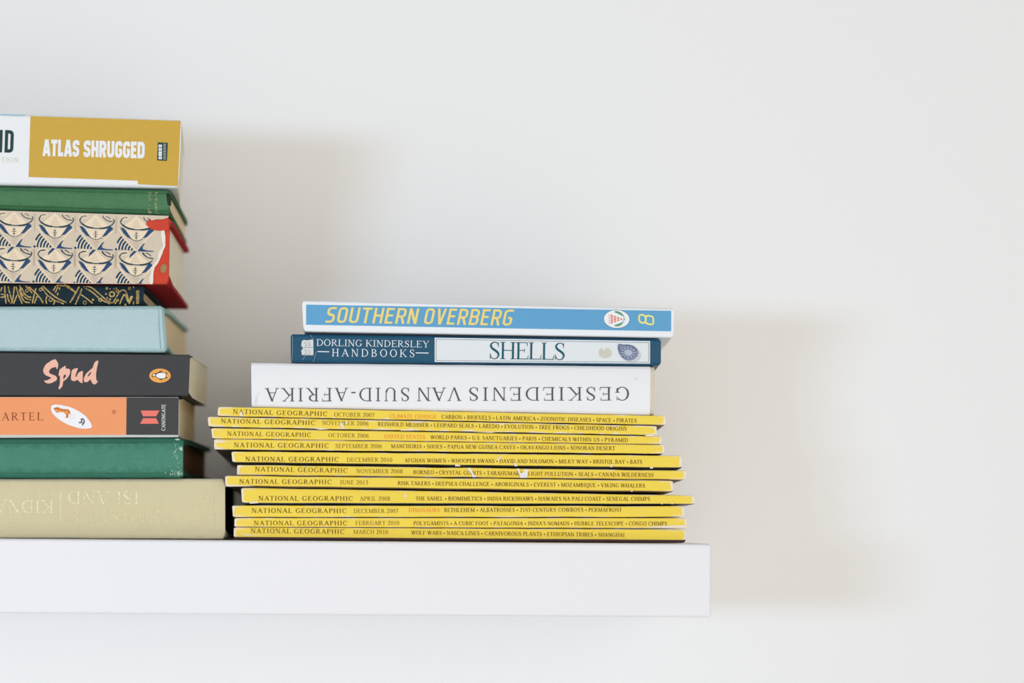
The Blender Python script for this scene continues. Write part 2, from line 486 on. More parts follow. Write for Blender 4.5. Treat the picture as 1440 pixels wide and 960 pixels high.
def strokes(mb, face, paths, width, xf=lambda x, y: (x, y), mat=0, smooth=True, lift=0.00016):
    for p in paths:
        if smooth and len(p) > 2:
            p = [tuple(q) for q in spline([Vector(q) for q in p], 5)]
        put_polys(mb, face, ribbon(p, width), xf, mat, lift)

def ellipse(cx, cy, rx, ry, n=32, rot=0.0):
    c, s = math.cos(rot), math.sin(rot)
    return [(cx + c * rx * math.cos(2 * math.pi * i / n) - s * ry * math.sin(2 * math.pi * i / n),
             cy + s * rx * math.cos(2 * math.pi * i / n) + c * ry * math.sin(2 * math.pi * i / n)) for i in range(n)]

def tri_fill(pts):
    """fill a possibly concave outline"""
    from mathutils.geometry import tessellate_polygon
    tris = tessellate_polygon([[Vector((x, y, 0)) for x, y in pts]])
    return [[pts[i] for i in t] for t in tris]

def shape(mb, face, pts, mat=0, lift=0.00016, xf=lambda x, y: (x, y)):
    e = face.bump()
    for t in tri_fill(pts):
        q = [face.p(*xf(x, y), lift + e) for x, y in t]
        n = (q[1] - q[0]).cross(q[2] - q[0])
        if n.y > 0: q.reverse()
        mb.poly(q, mat)

# ------------------------------------------------------------------ books
class Book:
    def __init__(self, name, corners, label, cat, group, y0=0.0, depth=0.17, bulge=0.0, droop=(0, 0), dx=0.0):
        TL, TR, BR, BL = corners
        self.y0, self.D, self.bulge, self.droop, self.dx = y0, depth, bulge, droop, dx
        self.W = [at(*p, y0) for p in (BL, BR, TL, TR)]
        self.L = (self.W[1] - self.W[0]).length
        self.H = ((self.W[2] - self.W[0]).length + (self.W[3] - self.W[1]).length) / 2
        base = (self.W[0] + self.W[1]) / 2
        base.y += depth / 2
        self.root = thing(name, base, label, cat, group)
        zb = (self.W[0].z + self.W[1].z) / 2
        self.face = Face(y0, bulge, zb, zb + self.H)
        self.marks = MB()               # worn or printed marks that belong to the cover itself
    def pt(self, u, v, d, wob=None):
        a, b, c, e = self.W
        p = (a * (1 - u) + b * u) * (1 - v) + (c * (1 - u) + e * u) * v
        k = max(0.0, d / self.D)
        db, dt = self.droop
        z = (db * (1 - v) + dt * v) * k ** 1.25
        if wob: z += wob(u, v)
        return Vector((p.x + self.dx * k, p.y + d, p.z + z))
    def cover(self, mats, t=0.0003, ts=0.0003, r=0.0008, low=0.0, nu=24, wob=0.0, name='cover', grow=0.0, nib=0.0, u0=0.0, u1=1.0, seed=1, D=None):
        """U-shaped cover: spine and two sides, one bent sheet. mats: spine, upper side, lower side, inner"""
        D = D or self.D
        H, tv, rv = self.H, t / self.H, r / self.H
        prof = []
        for k in (1.0, .8, .6, .4, .2): prof.append((0.0, D * k, 2))
        prof.append((0.0, r, 2))
        for k in range(1, 5):
            a = k / 5 * math.pi / 2
            prof.append((rv * (1 - math.cos(a)), r * (1 - math.sin(a)), 0))
        vs = [rv + (1 - 2 * rv) * k / 10 for k in range(11)]
        if low: vs = sorted([v for v in vs if abs(v - low) > .02] + [low])
        for v in vs:
            prof.append((v, -self.bulge * (1 - (2 * v - 1) ** 2), 0))
        for k in range(4, 0, -1):
            a = k / 5 * math.pi / 2
            prof.append((1 - rv * (1 - math.cos(a)), r * (1 - math.sin(a)), 0))
        prof.append((1.0, r, 1))
        for k in (.2, .4, .6, .8, 1.0): prof.append((1.0, D * k, 1))
        n = len(prof)
        rnd = random.Random(seed)
        fr = [(rnd.uniform(15, 60), rnd.uniform(0, 6), rnd.uniform(.3, 1)) for _ in range(5)]
        def wf(u, v):
            q = sum(a * math.sin(f * u + p + (9 if v > .5 else 0)) for f, p, a in fr) / 2.5
            return wob * q * (2 * v - 1 if wob else 0)
        mb = MB()
        us = []
        for i in range(nu + 1): us.append(u0 + (u1 - u0) * i / nu)
        if nib:
            e = nib / self.L
            us = [u0, u0 + e * .3, u0 + e] + [u for u in us if u0 + e * 1.1 < u < u1 - e * 1.1] + [u1 - e, u1 - e * .3, u1]
        g = grow / H
        O, I, uvs = [], [], []
        for u in us:
            sv = 1.0
            if nib:
                q = min(u - u0, u1 - u) * self.L / nib
                sv = 1 - .16 * max(0, 1 - q) ** 2
            ro, ri = [], []
            for v, d, _ in prof:
                vo = .5 + (v - .5) * (1 + 2 * g) * (sv if d < .004 else 1)
                ro.append(self.pt(u, vo, d - grow, wf if wob else None))
                vi = tv + v * (1 - 2 * tv); vi = .5 + (vi - .5) * (1 + 2 * g) * (sv if d < .004 else 1)
                ri.append(self.pt(u, vi, ts - grow + max(d, -self.bulge) * (D - ts) / D, wf if wob else None))
            O.append(ro); I.append(ri)
            uvs.append([(u, v) for v, _, _ in prof])
        nuu = len(us)
        verts = [p for r_ in O for p in r_] + [p for r_ in I for p in r_]
        uvl = [q for r_ in uvs for q in r_] * 2
        off = nuu * n
        faces, fm = [], []
        for i in range(nuu - 1):
            for j in range(n - 1):
                a = i * n + j
                v = (prof[j][0] + prof[j + 1][0]) / 2
                m = max(prof[j][2], prof[j + 1][2]) if prof[j][2] == prof[j + 1][2] else 0
                if prof[j][2] == 2 and prof[j + 1][2] == 0: m = 0
                if low and v < low: m = 2
                faces.append([a, a + n, a + n + 1, a + 1]); fm.append(m)
                faces.append([off + a, off + a + 1, off + a + n + 1, off + a + n]); fm.append(3)
        for j in range(n - 1):
            a = j
            faces.append([a, a + 1, off + a + 1, off + a]); fm.append(3)
            a = (nuu - 1) * n + j
            faces.append([a, off + a, off + a + 1, a + 1]); fm.append(3)
        for i in range(nuu - 1):
            a = i * n
            faces.append([a, off + a, off + a + n, a + n]); fm.append(3)
            a = i * n + n - 1
            faces.append([a, a + n, off + a + n, off + a]); fm.append(3)
        mb.add(verts, faces, fm, uvl)
        if self.marks.f:
            mb.add(self.marks.v, self.marks.f, self.marks.m, self.marks.uv)
            self.marks = MB()
        self.cov = mb.build(name, mats, self.root)
        return self.cov
    def block(self, mat, inset=0.0004, t=0.0003, ts=0.0006, fore=0.001, name='page_block'):
        tv = (t + 0.00008) / self.H
        e = inset / self.L
        mb = MB()
        ds = [ts + (self.D - fore - ts) * k / 8 for k in range(9)]
        vs = [tv + (1 - 2 * tv) * k / 4 for k in range(5)]
        V, F = [], []
        ring = [(vs[k], 0) for k in range(5)]
        for u in (e, 1 - e):
            for d in ds:
                for v in vs:
                    V.append(self.pt(u, v, d))
        nd, nv = len(ds), len(vs)
        q = nd * nv
        for i in range(nd - 1):
            for j in range(nv - 1):
                a = i * nv + j
                F.append([a, a + 1, a + nv + 1, a + nv])
                F.append([q + a, q + a + nv, q + a + nv + 1, q + a + 1])
            a = i * nv
            F.append([a, a + nv, q + a + nv, q + a])
            a = i * nv + nv - 1
            F.append([a, q + a, q + a + nv, a + nv])
        for j in range(nv - 1):
            F.append([j, q + j, q + j + 1, j + 1])
            a = (nd - 1) * nv + j
            F.append([a, a + 1, q + a + 1, q + a])
        mb.add(V, F, 0)
        return mb.build(name, mat, self.root)
    def part(self, mb, name, mats, label=None, parent=None):
        o = mb.build(name, mats, parent or self.cov)
        if label: o['label'] = label
        return o

# ------------------------------------------------------------------ the setting
WALL_Y = 0.212
m_wall, nt, b = new_mat('wall_paint', 0.9, 0.1)
b.inputs['Base Color'].default_value = (0.90, 0.90, 0.893, 1)
bp = node(nt, 'ShaderNodeBump'); bp.inputs['Strength'].default_value = 0.22; bp.inputs['Distance'].default_value = 0.0012
nt.links.new(noise(nt, 85, 5, (1.2, 1, .6)), bp.inputs['Height']); nt.links.new(bp.outputs[0], b.inputs['Normal'])
mb = MB()
x0, x1, z0, z1 = -2.2, 2.2, 0.0, 2.7
mb.add([(x0, WALL_Y, z0), (x1, WALL_Y, z0), (x1, WALL_Y, z1), (x0, WALL_Y, z1),
        (x0, WALL_Y + .12, z0), (x1, WALL_Y + .12, z0), (x1, WALL_Y + .12, z1), (x0, WALL_Y + .12, z1)],
       [[0, 1, 2, 3], [5, 4, 7, 6], [1, 5, 6, 2], [4, 0, 3, 7], [3, 2, 6, 7], [4, 5, 1, 0]])
w = mb.build('wall_back', m_wall)
tag(w, 'plain white painted wall behind the shelf', 'wall', kind='structure')

m_floor = surf('pale_floor', (232, 228, 222), .6, .04, 4)
mb = MB()
mb.add([(-2.2, -0.9, -.04), (2.2, -0.9, -.04), (2.2, WALL_Y, -.04), (-2.2, WALL_Y, -.04), (-2.2, -0.9, 0), (2.2, -0.9, 0), (2.2, WALL_Y, 0), (-2.2, WALL_Y, 0)],
       [[3, 2, 1, 0], [4, 5, 6, 7], [0, 1, 5, 4], [1, 2, 6, 5], [2, 3, 7, 6], [3, 0, 4, 7]])
tag(mb.build('floor', m_floor), 'pale floor of the room below the shelf', 'floor', kind='structure')

# the shelf: one thick board with softened edges
m_shelf = surf('white_lacquer', (237, 235, 237), 0.45, 0.004, 30, spec=0.3, bump=0.03, bscale=60)
SH_Y = -0.012
z_top = (at(329, 758.2).z + at(964, 763).z) / 2 - 0.0004
z_bot = (at(1000, 867.2, SH_Y).z + at(100, 863, SH_Y).z) / 2
x_r = at(1000.3, 815, SH_Y).x
mb = MB()
def rbox(mb, x0, x1, y0, y1, z0, z1, r, n=3):
    """box with rounded edges on its front and its ends"""
    import bmesh
    bm = bmesh.new()
    bmesh.ops.create_cube(bm, size=1.0)
    for v in bm.verts:
        v.co = Vector(((x0 + x1) / 2 + v.co.x * (x1 - x0), (y0 + y1) / 2 + v.co.y * (y1 - y0), (z0 + z1) / 2 + v.co.z * (z1 - z0)))
    bmesh.ops.bevel(bm, geom=bm.edges[:], offset=r, segments=n, affect='EDGES', profile=0.5)
    bm.verts.index_update()
    mb.add([v.co.copy() for v in bm.verts], [[v.index for v in f.verts] for f in bm.faces])
    bm.free()
rbox(mb, -0.62, x_r, SH_Y, WALL_Y - 0.0004, z_bot, z_top, 0.0016)
shelf = mb.build('floating_shelf', m_shelf, smooth=False)
tag(shelf, 'thick white floating shelf on the wall carrying both stacks of books', 'shelf')

# ------------------------------------------------------------------ shared materials
m_white_paper = surf('white_paper', (240, 236, 228), 0.8, 0.03)
m_cream = pages('cream_pages', (242, 228, 202), .85)
m_tan_pages = pages('yellowed_pages', (230, 206, 168), .82)
m_white_pages = pages('white_pages', (232, 226, 214), .85)
m_brown_pages = pages('brown_pages', (120, 88, 62), .6)
m_brown_ink = ink('brown_ink', (112, 76, 24))
m_date_ink = ink('date_ink', (134, 106, 40))
m_red_ink = ink('orange_red_ink', (240, 136, 52))
m_dot_ink = ink('dark_ink', (62, 48, 24))
m_scuff = surf('bare_paper', (240, 226, 204), 0.9, 0.05)
m_scuff_white = surf('torn_paper', (236, 232, 230), 0.9, 0.05)
YEL = (255, 213, 76)

# ------------------------------------------------------------------ the eleven yellow magazines
# corners TL TR BR BL, lettering lines (text, x0, base0, x1, base1), then scuffs, dark back cover share, cover tones
MAGS = [
 dict(c=((307, 571.6), (936.4, 584.4), (936, 597.5), (305.8, 584.8)), title=(327.5, 581.6, 460, 585.0), cap=6.4, date=('OCTOBER 2007', 470, 585.4, 526.5, 586.4),
      red=('CLIMATE CHANGE', 548, 587.4, 614, 588.4), lst=('CARBON * BIOFUELS * LATIN AMERICA * ZOONOTIC DISEASES * SPACE * PIRATES', 621, 588.6, 895.3, 594.0),
      back=(98, 66, 22), lab='topmost yellow magazine of the pile, directly under the thick white book',
      sc=[[(336, 581.6), (340, 577.5), (341.5, 584.6), (338, 585)], [(468, 586.4), (471, 586), (473, 587.8), (467, 587.6)], [(540, 588), (545, 587.2), (549, 589.3), (541, 589.2)]]),
 dict(c=((292.2, 585.6), (923.4, 598.6), (923.4, 611.6), (293.3, 599.6)), title=(310.6, 594.6, 443, 597.4), cap=6.2, date=('NOVEMBER 2006', 453, 597.2, 518, 598.3),
      lst=('REINHOLD MESSNER * LEOPARD SEALS * LAREDO * EVOLUTION * TREE FROGS * CHILDHOOD ORIGINS', 531.5, 598.8, 881, 605.4),
      back=(38, 34, 36), lab='yellow magazine with a chipped lower edge, second from the top of the yellow pile',
      sc=[[(477, 595), (481, 594), (483, 599), (485, 603), (481, 601)], [(485, 592), (490, 593), (487, 597)], [(440, 602), (452, 601.2), (463, 603.2), (450, 604)], [(505, 602.6), (512, 601), (518, 603.6)], [(560, 604), (580, 603.8), (590, 605), (565, 605.4)], [(660, 606.5), (700, 607), (690, 608.4)], [(906, 612), (914, 610.2), (921, 611.6), (922, 613), (910, 613.4)]]),
 dict(c=((297, 601.2), (930.6, 613.0), (930, 624.4), (298.6, 616.4)), title=(319.5, 612.4, 437, 614.4), cap=6.1, date=('OCTOBER 2006', 462, 614.6, 518.5, 615.4),
      red=('UNITED STATES', 540.5, 616.2, 598, 617.0), lst=('WORLD PARKS * U.S. SANCTUARIES * PARIS * CHEMICALS WITHIN US * PYRAMID', 605, 617.2, 883, 621.4),
      back=(60, 52, 40), lab='yellow magazine lying third from the top of the yellow pile, below the chipped-edged one',
      sc=[[(884, 613.6), (890, 612.8), (895, 614), (888, 614.8)], [(897, 623), (903, 622.4), (901, 624)], [(640, 617.6), (660, 618.4), (645, 618.8)]]),
 dict(c=((301, 617.0), (934.2, 625.2), (934, 637.8), (301.2, 631.6)), title=(329, 628.6, 462, 629.8), cap=6.4, date=('SEPTEMBER 2006', 472, 629.8, 537, 630.2),
      lst=('MANCHURIA * SHOES * PAPUA NEW GUINEA CAVES * OKAVANGO LIONS * SONORAN DESERT', 550, 629.8, 865, 632.8),
      back=(62, 54, 42), lab='yellow magazine with a rubbed pale end, fourth from the top of the yellow pile',
      sc=[[(301.5, 617.5), (320, 620.5), (330, 620), (303, 623)], [(302, 628), (310, 629), (316, 631.6), (302, 631.4)], [(455, 632), (468, 632.4), (470, 633.4), (458, 633)]]),
 dict(c=((325.5, 634.4), (958.8, 640.4), (958, 659.6), (327, 651.4)), title=(345, 648.2, 476, 649), cap=6.4, date=('DECEMBER 2010', 488, 649, 551.5, 649.4), low=.13,
      lst=('AFGHAN WOMEN * WHOOPER SWANS * DAVID AND SOLOMON * MILKY WAY * BRISTOL BAY * BATS', 569, 649.8, 903, 652),
      back=(40, 34, 26), lab='thick yellow magazine with a faint mid-spine scratch, fifth from the top of the pile',
      sc=[[(698, 646), (702, 643), (706, 638.6), (705, 643.5), (701, 648)], [(722, 651), (725, 650), (728, 655), (724, 655.6)], [(640, 652), (646, 653.2), (648, 655.4), (640, 655.4)], [(858, 653.5), (861, 651.6), (861, 656.6), (858, 656.4)], [(914, 656.4), (919, 656), (918, 658.4), (914, 658.6)]]),
 dict(c=((333.4, 653.2), (965.4, 661.4), (963.5, 674.4), (333.2, 667.5)), title=(358.5, 662.3, 488.5, 664.6), cap=6.3, date=('NOVEMBER 2008', 501, 664.8, 566, 665.4),
      lst=('BORNEO * CRYSTAL GIANTS * TARAHUMARA * LIGHT POLLUTION * SEALS * CANADA WILDERNESS', 581.5, 666.4, 919, 670.4),
      back=(74, 50, 26), lab='yellow magazine with two torn white patches in the middle of its spine',
      sc=[[(334, 654), (340, 654), (337, 660), (336, 667), (333.6, 667)]],
      sw=[[(657.6, 658), (661, 657.4), (664.5, 663), (666.5, 668), (670, 668.8), (668.5, 670.9), (664, 670.8), (663.6, 667)], [(726.5, 658.6), (730, 658.4), (731.5, 664), (734, 665), (737, 660), (741, 659.6), (743.5, 659.4), (742, 665.6), (741, 671.6), (735, 671.6), (731, 671.5), (730.5, 667.6)]]),
 dict(c=((316.6, 668.6), (946.4, 675.6), (946, 692.0), (317.0, 683.6)), title=(336.5, 679.8, 466, 680.6), cap=6.3, date=('JUNE 2013', 478, 680.8, 517.5, 681.2), low=.1,
      lst=('RISK TAKERS * DEEPSEA CHALLENGE * ABORIGINALS * EVEREST * MOZAMBIQUE * VIKING WHALERS', 559.5, 681.8, 907, 685.4),
      back=(120, 96, 70), lab='yellow magazine whose pale end touches the tan cloth book, seventh from the top',
      sc=[[(317, 682), (330, 681.4), (360, 683.4), (318, 683.8)], [(886, 690), (890, 689.4), (889, 691.4)]]),
 dict(c=((339, 685.4), (976.4, 696.4), (975.8, 709.2), (340.6, 708.6)), title=(363.5, 703.6, 496, 704), cap=6.5, date=('APRIL 2008', 506, 703.8, 548.5, 703.8), low=.09,
      lst=('THE SAHEL * BIOMIMETICS * INDIA RICKSHAWS * HAWAII\'S NA PALI COAST * SENEGAL CHIMPS', 584.5, 703.4, 914, 704),
      back=(66, 70, 76), lab='yellow magazine sticking out furthest towards the shelf end, fourth from the bottom of the pile',
      sc=[[(350, 705.6), (362, 704.6), (363.5, 707), (352, 708)], [(567, 696), (571, 695), (573, 698), (569, 699)], [(929, 708), (932, 707), (932, 709)], [(943, 708), (947, 707), (946, 709)]]),
 dict(c=((326.4, 710.4), (960.8, 711.4), (963, 726.6), (327.6, 726.8)), title=(354, 720.8, 487, 721.2), cap=6.4, date=('DECEMBER 2007', 497.5, 721, 560, 721),
      red=('DINOSAURS', 575, 719.8, 618.5, 719.8), lst=('BETHLEHEM * ALBATROSSES * 21ST-CENTURY COWBOYS * PERMAFROST', 625, 719.6, 874.5, 719.2),
      back=(60, 44, 30), lab='yellow magazine with a chipped white corner, third from the bottom of the yellow pile',
      sc=[[(327, 711), (331, 711), (329.5, 718), (329.5, 725), (327.4, 725)], [(460, 711.6), (474, 711.6), (470, 712.8)]]),
 dict(c=((330, 727.8), (965, 728.0), (966.4, 742.6), (329.6, 740.6)), title=(357, 738.2, 488, 738.4), cap=6.3, date=('FEBRUARY 2010', 500, 738, 561.5, 738),
      lst=('POLYGAMISTS * A CUBIC FOOT * PATAGONIA * INDIA\'S NOMADS * HUBBLE TELESCOPE * CONGO CHIMPS', 581.5, 738.2, 938, 738.6),
      back=(70, 62, 50), lab='yellow magazine lying on the lowest magazine of the yellow pile',
      sc=[[(900, 741.6), (925, 739.4), (945, 738.4), (966, 738), (966, 742), (940, 742)]]),
 dict(c=((329, 741.2), (965, 744.2), (963.4, 763.0), (328.6, 758.2)), title=(352.5, 749.2, 484, 750.4), cap=6.4, date=('MARCH 2010', 497, 750.4, 545.5, 750.6), low=.22,
      lst=('WOLF WARS * NASCA LINES * CARNIVOROUS PLANTS * ETHIOPIAN TRIBES * SHANGHAI', 578, 751.2, 878, 754.6),
      back=(70, 44, 46), lab='lowest yellow magazine, lying directly on the white shelf, with a dark maroon lower edge',
      sc=[[(336, 749.4), (352, 751.4), (370, 752.4), (345, 752.6)], [(386, 744), (387.6, 746), (389, 749), (387, 748)]]),
]
GM = 'yellow-spined magazines in the pile near the shelf end'
m_cov_top = surf('glossy_cover', (214, 180, 84), 0.45, 0.06)
nm = len(MAGS)
drp = [-0.0092 * (nm - i) / nm for i in range(nm + 1)]      # fore edges are thinner than the spines: the pile leans back
rz = random.Random(3)
Y_MAG = [0.0, -.0012, .0004, -.0006, .0002, .0008, -.0022, .0006, -.0004, .0004, -.0002]
for i, d in enumerate(MAGS):
    bk = Book('magazine', d['c'], d['lab'], 'magazine', GM, Y_MAG[i], 0.172, 0.0, (drp[i + 1], drp[i]))
    m_sp = spine_paper('yellow_spine_paper', YEL, bk.L, bk.H, seed=i * 3.1, wv=.00024 if i != 1 else .0005, wu=.0010 + .0003 * rz.random())
    m_bk = surf('back_cover', d['back'], 0.4, 0.12, 60)
    for q in d.get('sc', []): shape(bk.marks, bk.face, q, 4, .00026)
    for q in d.get('sw', []): shape(bk.marks, bk.face, q, 5, .00026)
    if i == 5:
        shape(bk.marks, bk.face, [(733, 660), (738, 659.4), (737, 664), (734, 665)], 0, .00032)
    bk.cover([m_sp, m_cov_top, m_bk, m_white_paper, m_scuff, m_scuff_white], .00022, .00025, .0007, d.get('low', 0), 60, .00010, nib=.0014, seed=i + 5)
    bk.block(m_white_pages, .0004, .00022, .0004, .0005)
    f = bk.face
    t = MB(); x0, y0, x1, y1 = d['title']
    write(t, f, 'NATIONAL GEOGRAPHIC', (x0, y0), (x1, y1), d['cap'], T=.16, h=.065, track=.10)
    bk.part(t, 'title_lettering', m_brown_ink, 'brown serif title lettering')
    t = MB(); s, x0, y0, x1, y1 = d['date']
    write(t, f, s, (x0, y0), (x1, y1), 5.9, T=.14, h=.06, track=.03)
    bk.part(t, 'date_lettering', m_date_ink, 'smaller brown date lettering')
    t = MB(); s, x0, y0, x1, y1 = d['lst']
    write(t, f, s, (x0, y0), (x1, y1), 5.5, T=.165, h=.068, track=.02)
    bk.part(t, 'contents_lettering', m_brown_ink, 'small brown line of contents')
    if 'red' in d:
        t = MB(); s, x0, y0, x1, y1 = d['red']
        write(t, f, s, (x0, y0), (x1, y1), 5.5, T=.15, h=.065, track=.02)
        bk.part(t, 'headline_lettering', m_red_ink, 'orange-red headline lettering')
# ------------------------------------------------------------------ three books on the magazines
G3 = 'books lying on top of the yellow magazines'
DR = drp[0]
# thick white book, title upside down
bk = Book('jacketed_hardback_book', ((353.4, 510.4), (920.6, 515.4), (919.6, 583.2), (354, 571.6)),
          'thick white book with upside-down grey lettering lying directly on the yellow magazines', 'book', G3, 0.002, 0.175, 0.0012, (DR, DR))
m_jk = surf('white_jacket', (236, 236, 237), 0.4, 0.012, 40, bump=0.05, bscale=70, spec=.3)
m_bd = surf('pale_board', (214, 204, 184), 0.8, 0.05)
bk.cover([m_bd, m_bd, m_bd, m_white_paper], .0024, .0015, .0024, 0, 20)
bk.block(m_cream, .0030, .0024, .0030, .003)
shape(bk.marks, bk.face, [(357, 571), (359, 560), (364, 551), (366, 548), (362, 560), (360.5, 571)], 4, .00040)
shape(bk.marks, bk.face, [(892, 532), (898, 530.6), (897, 534), (893, 534.4)], 4, .00040)
bk.cover([m_jk, m_jk, m_jk, m_white_paper, surf('crease_grey', (222, 224, 228), .5, .02)], .00018, .00018, .0014, 0, 40, .00012, name='dust_jacket', grow=.00025, u0=0.0, u1=(914.5 - 353.4) / (920.6 - 353.4), seed=31)
m_grey = ink('grey_ink', (84, 82, 78))
f = bk.face
t = MB()
for s, xa, ya, xb, yb in (('GESKIEDENIS', 884.5, 544.0, 660, 544.6), ('VAN', 649, 544.7, 586.5, 544.9), ('SUID-AFRIKA', 575, 545.0, 372.5, 545.6)):
    write(t, f, s, (xa, ya), (xb, yb), 18.8, T=.115, h=.05, track=.16 if len(s) > 3 else .06, lift=.00062)
bk.part(t, 'title_lettering', m_grey, 'grey serif lettering set upside down')

# navy guide with the white panel
bk = Book('hardback_book', ((408.6, 469.4), (929.4, 476.2), (929.4, 513.4), (409, 509.0)),
          'dark blue hardback with a white panel and shell pictures, lying on the thick white book', 'book', G3, 0.0, 0.135, 0.0, (DR * .735, DR * .735))
m_navy = surf('navy_cover', (26, 80, 108), 0.4, 0.10, 120, grain=.05)
strokes(bk.marks, bk.face, [[(411, 472), (411.6, 490), (410.4, 507)], [(436.4, 470.4), (440.6, 477.4)], [(444.6, 494), (442.4, 503), (440.6, 508.6)], [(429.6, 500), (425, 506)]], .45, mat=4, lift=.00034)
bk.cover([m_navy, m_navy, m_navy, m_navy, surf('clear_film_edges', (150, 178, 192), .3, .03)], .0022, .002, .0018, 0, 24, .00006, nib=.0012)
bk.block(m_white_pages, .003, .0022, .0026, .003)
f = bk.face
m_panel = surf('panel_white', (226, 230, 231), .45, .01)
m_teal = ink('teal_ink', (22, 88, 104))
m_wink = ink('white_ink', (226, 232, 234))
t = MB()
shape(t, f, [(611.2, 474.6), (914.2, 479.4), (914.2, 511.2), (611.2, 508.8)], 0, .0002)
for pth in ([(613.2, 476.8), (912.3, 481.6)], [(912.3, 481.4), (912.3, 509.4)], [(912.3, 509.2), (613.2, 506.8)], [(613.2, 507), (613.2, 476.6)]):
    strokes(t, f, [pth], .5, mat=1, smooth=False, lift=.00026)
bk.part(t, 'title_panel', [m_panel, m_teal], 'white title panel with a thin border')
t = MB()
write(t, f, 'SHELLS', (688.8, 504.4), (794, 506), 24.0, T=.125, h=.042, track=-.10, lift=.0003)
bk.part(t, 'title_lettering', m_teal, 'large teal serif title')
t = MB()
write(t, f, 'DORLING KINDERSLEY', (445.4, 486.0), (603.6, 488.4), 9.2, T=.13, h=.06, track=.02)
write(t, f, 'HANDBOOKS', (466.8, 500.8), (582.6, 502.0), 10.6, T=.13, h=.06, track=.30)
strokes(t, f, [[(446.4, 494.2), (463, 494.4)], [(584.6, 496), (602.8, 496.2)]], 1.3, smooth=False)
bk.part(t, 'series_lettering', m_wink, 'white series lettering')
t = MB()
m_em, m_em2 = surf('emblem_grey', (214, 216, 212), .5, .03), surf('emblem_line', (150, 158, 158), .5, .03)
shape(t, f, [(424.4, 479.5), (427, 477.6), (432, 478.4), (439.6, 477), (440.6, 478.6), (440.8, 498.4), (438, 499.6), (424.6, 499.2), (423.6, 493), (426.2, 489.4), (423.6, 486)], 0, .0002)
strokes(t, f, [[(425, 488.8), (440, 488.4)], [(428, 480.5), (431, 485), (428.5, 487)], [(433, 481), (436, 484.5), (433, 487)], [(428, 491.5), (431, 495), (428.5, 498)], [(433.5, 492), (436, 495), (434, 498)], [(424.6, 499), (440.6, 499.4)]], .7, mat=1, lift=.00026)
bk.part(t, 'publisher_emblem', [m_em, m_em2], 'small pale open-book emblem')
t = MB()
m_s1, m_s2, m_s3, m_s4, m_s5 = (surf('shell_cream', (208, 206, 188), .5, .05), surf('shell_blue', (132, 142, 166), .5, .10, 700), surf('shell_dark', (92, 98, 122), .5, .08, 700),
                                surf('shell_pale', (180, 188, 204), .5, .05, 700), surf('shell_soft_grey', (202, 205, 208), .5, .02))
shape(t, f, [(842, 494), (844, 490.5), (847, 489.6), (848.5, 492.5), (850, 493), (852, 490), (855, 488.6), (858, 491), (860.4, 495), (860, 500), (856, 502.6), (852, 503.4), (847, 503), (843, 500)], 0, .00028)
shape(t, f, ellipse(886.5, 497.6, 15.5, 11.5, 24, .3), 4, .00026)
shape(t, f, [(869, 483.6), (871.6, 483.2), (876, 484.4), (884, 484), (891, 486), (896, 490.4), (898, 495.6), (896.6, 500.6), (892, 505), (886, 507), (879.6, 506), (874, 502), (870.4, 496.6), (868.6, 490)], 1, .00031)
shape(t, f, ellipse(883.6, 495.6, 5.6, 4.2, 20, .2), 3, .00034)
for a in range(0, 360, 15):
    c, s = math.cos(math.radians(a)), math.sin(math.radians(a))
    strokes(t, f, [[(883.6 + 6.2 * c, 495.6 + 5 * s), (883.2 + 10.6 * c, 495.4 + 8.4 * s)]], .55 if a % 30 else 1.0, mat=2 if a % 30 else 3, smooth=False, lift=.00036)
strokes(t, f, [[(870.4, 486), (871.4, 492), (874.6, 499), (880, 503.6)], [(872, 484.6), (880, 485.2), (890, 487.2), (895.4, 493)]], 1.2, mat=2, lift=.00036)
strokes(t, f, [[(845, 492), (847, 498), (851, 501)], [(851, 494), (853, 498), (857, 497)]], .7, mat=4, lift=.00034)
bk.part(t, 'shell_pictures', [m_s1, m_s2, m_s3, m_s4, m_s5], 'printed pictures of a cream shell and a grey-blue shell')

# blue-spined book on top
bk = Book('paperback_book', ((424.6, 422.2), (947.6, 433.2), (947.0, 474.8), (427.0, 466.0)),
          'white and light blue paperback with yellow slanted lettering, topmost above the yellow magazines', 'book', G3, -0.001, 0.150, 0.0, (DR * .84, DR * .84))
m_wc = surf('white_cover', (236, 239, 241), .45, .01)
m_wc2 = surf('white_cover_side', (232, 234, 236), .45, .01)
bk.cover([m_wc, m_wc2, m_wc2, m_white_paper], .0005, .0005, .0014, 0, 24, .00005, nib=.0008)
bk.block(m_white_pages, .0006, .0005, .0007, .0008)
f = bk.face
m_blue = surf('sky_blue_print', (96, 163, 205), .45, .03, 300, grain=.04)
t = MB()
shape(t, f, [(430.6, 428.2), (943.8, 437.0), (943.8, 465.6), (430.6, 456.4)], 0, .00016)
bk.part(t, 'blue_band', m_blue, 'sky blue band along the spine')
m_yel = ink('soft_yellow_ink', (247, 216, 128))
m_lem = ink('lemon_ink', (240, 234, 136))
kw = dict(font='sans', W=.13, w=.50, r=.2, pad=.13, widths={'S': .46, 's': .46, 'E': .44, 'T': .5}, slant=.19, space=.30)
t = MB()
write(t, f, 'sOUTHERN', (457.2, 453.4), (585.4, 455.4), 22.0, lift=.0002, **kw)
write(t, f, 'OVERBERg', (595.2, 455.6), (718.6, 457.8), 22.6, lift=.0002, **kw)
bk.part(t, 'title_lettering', m_yel, 'yellow slanted capitals')
t = MB()
strokes(t, f, [[tuple(q) for q in rpath([(898.6, 442.0), (908.0, 443.4), (907.8, 454.4), (898.8, 452.8)], 4.0, True)],
               [tuple(q) for q in rpath([(908.2, 443.2), (918.8, 445.0), (918.8, 456.6), (907.8, 454.8)], 4.0, True)]], 2.4, smooth=False, lift=.0002)
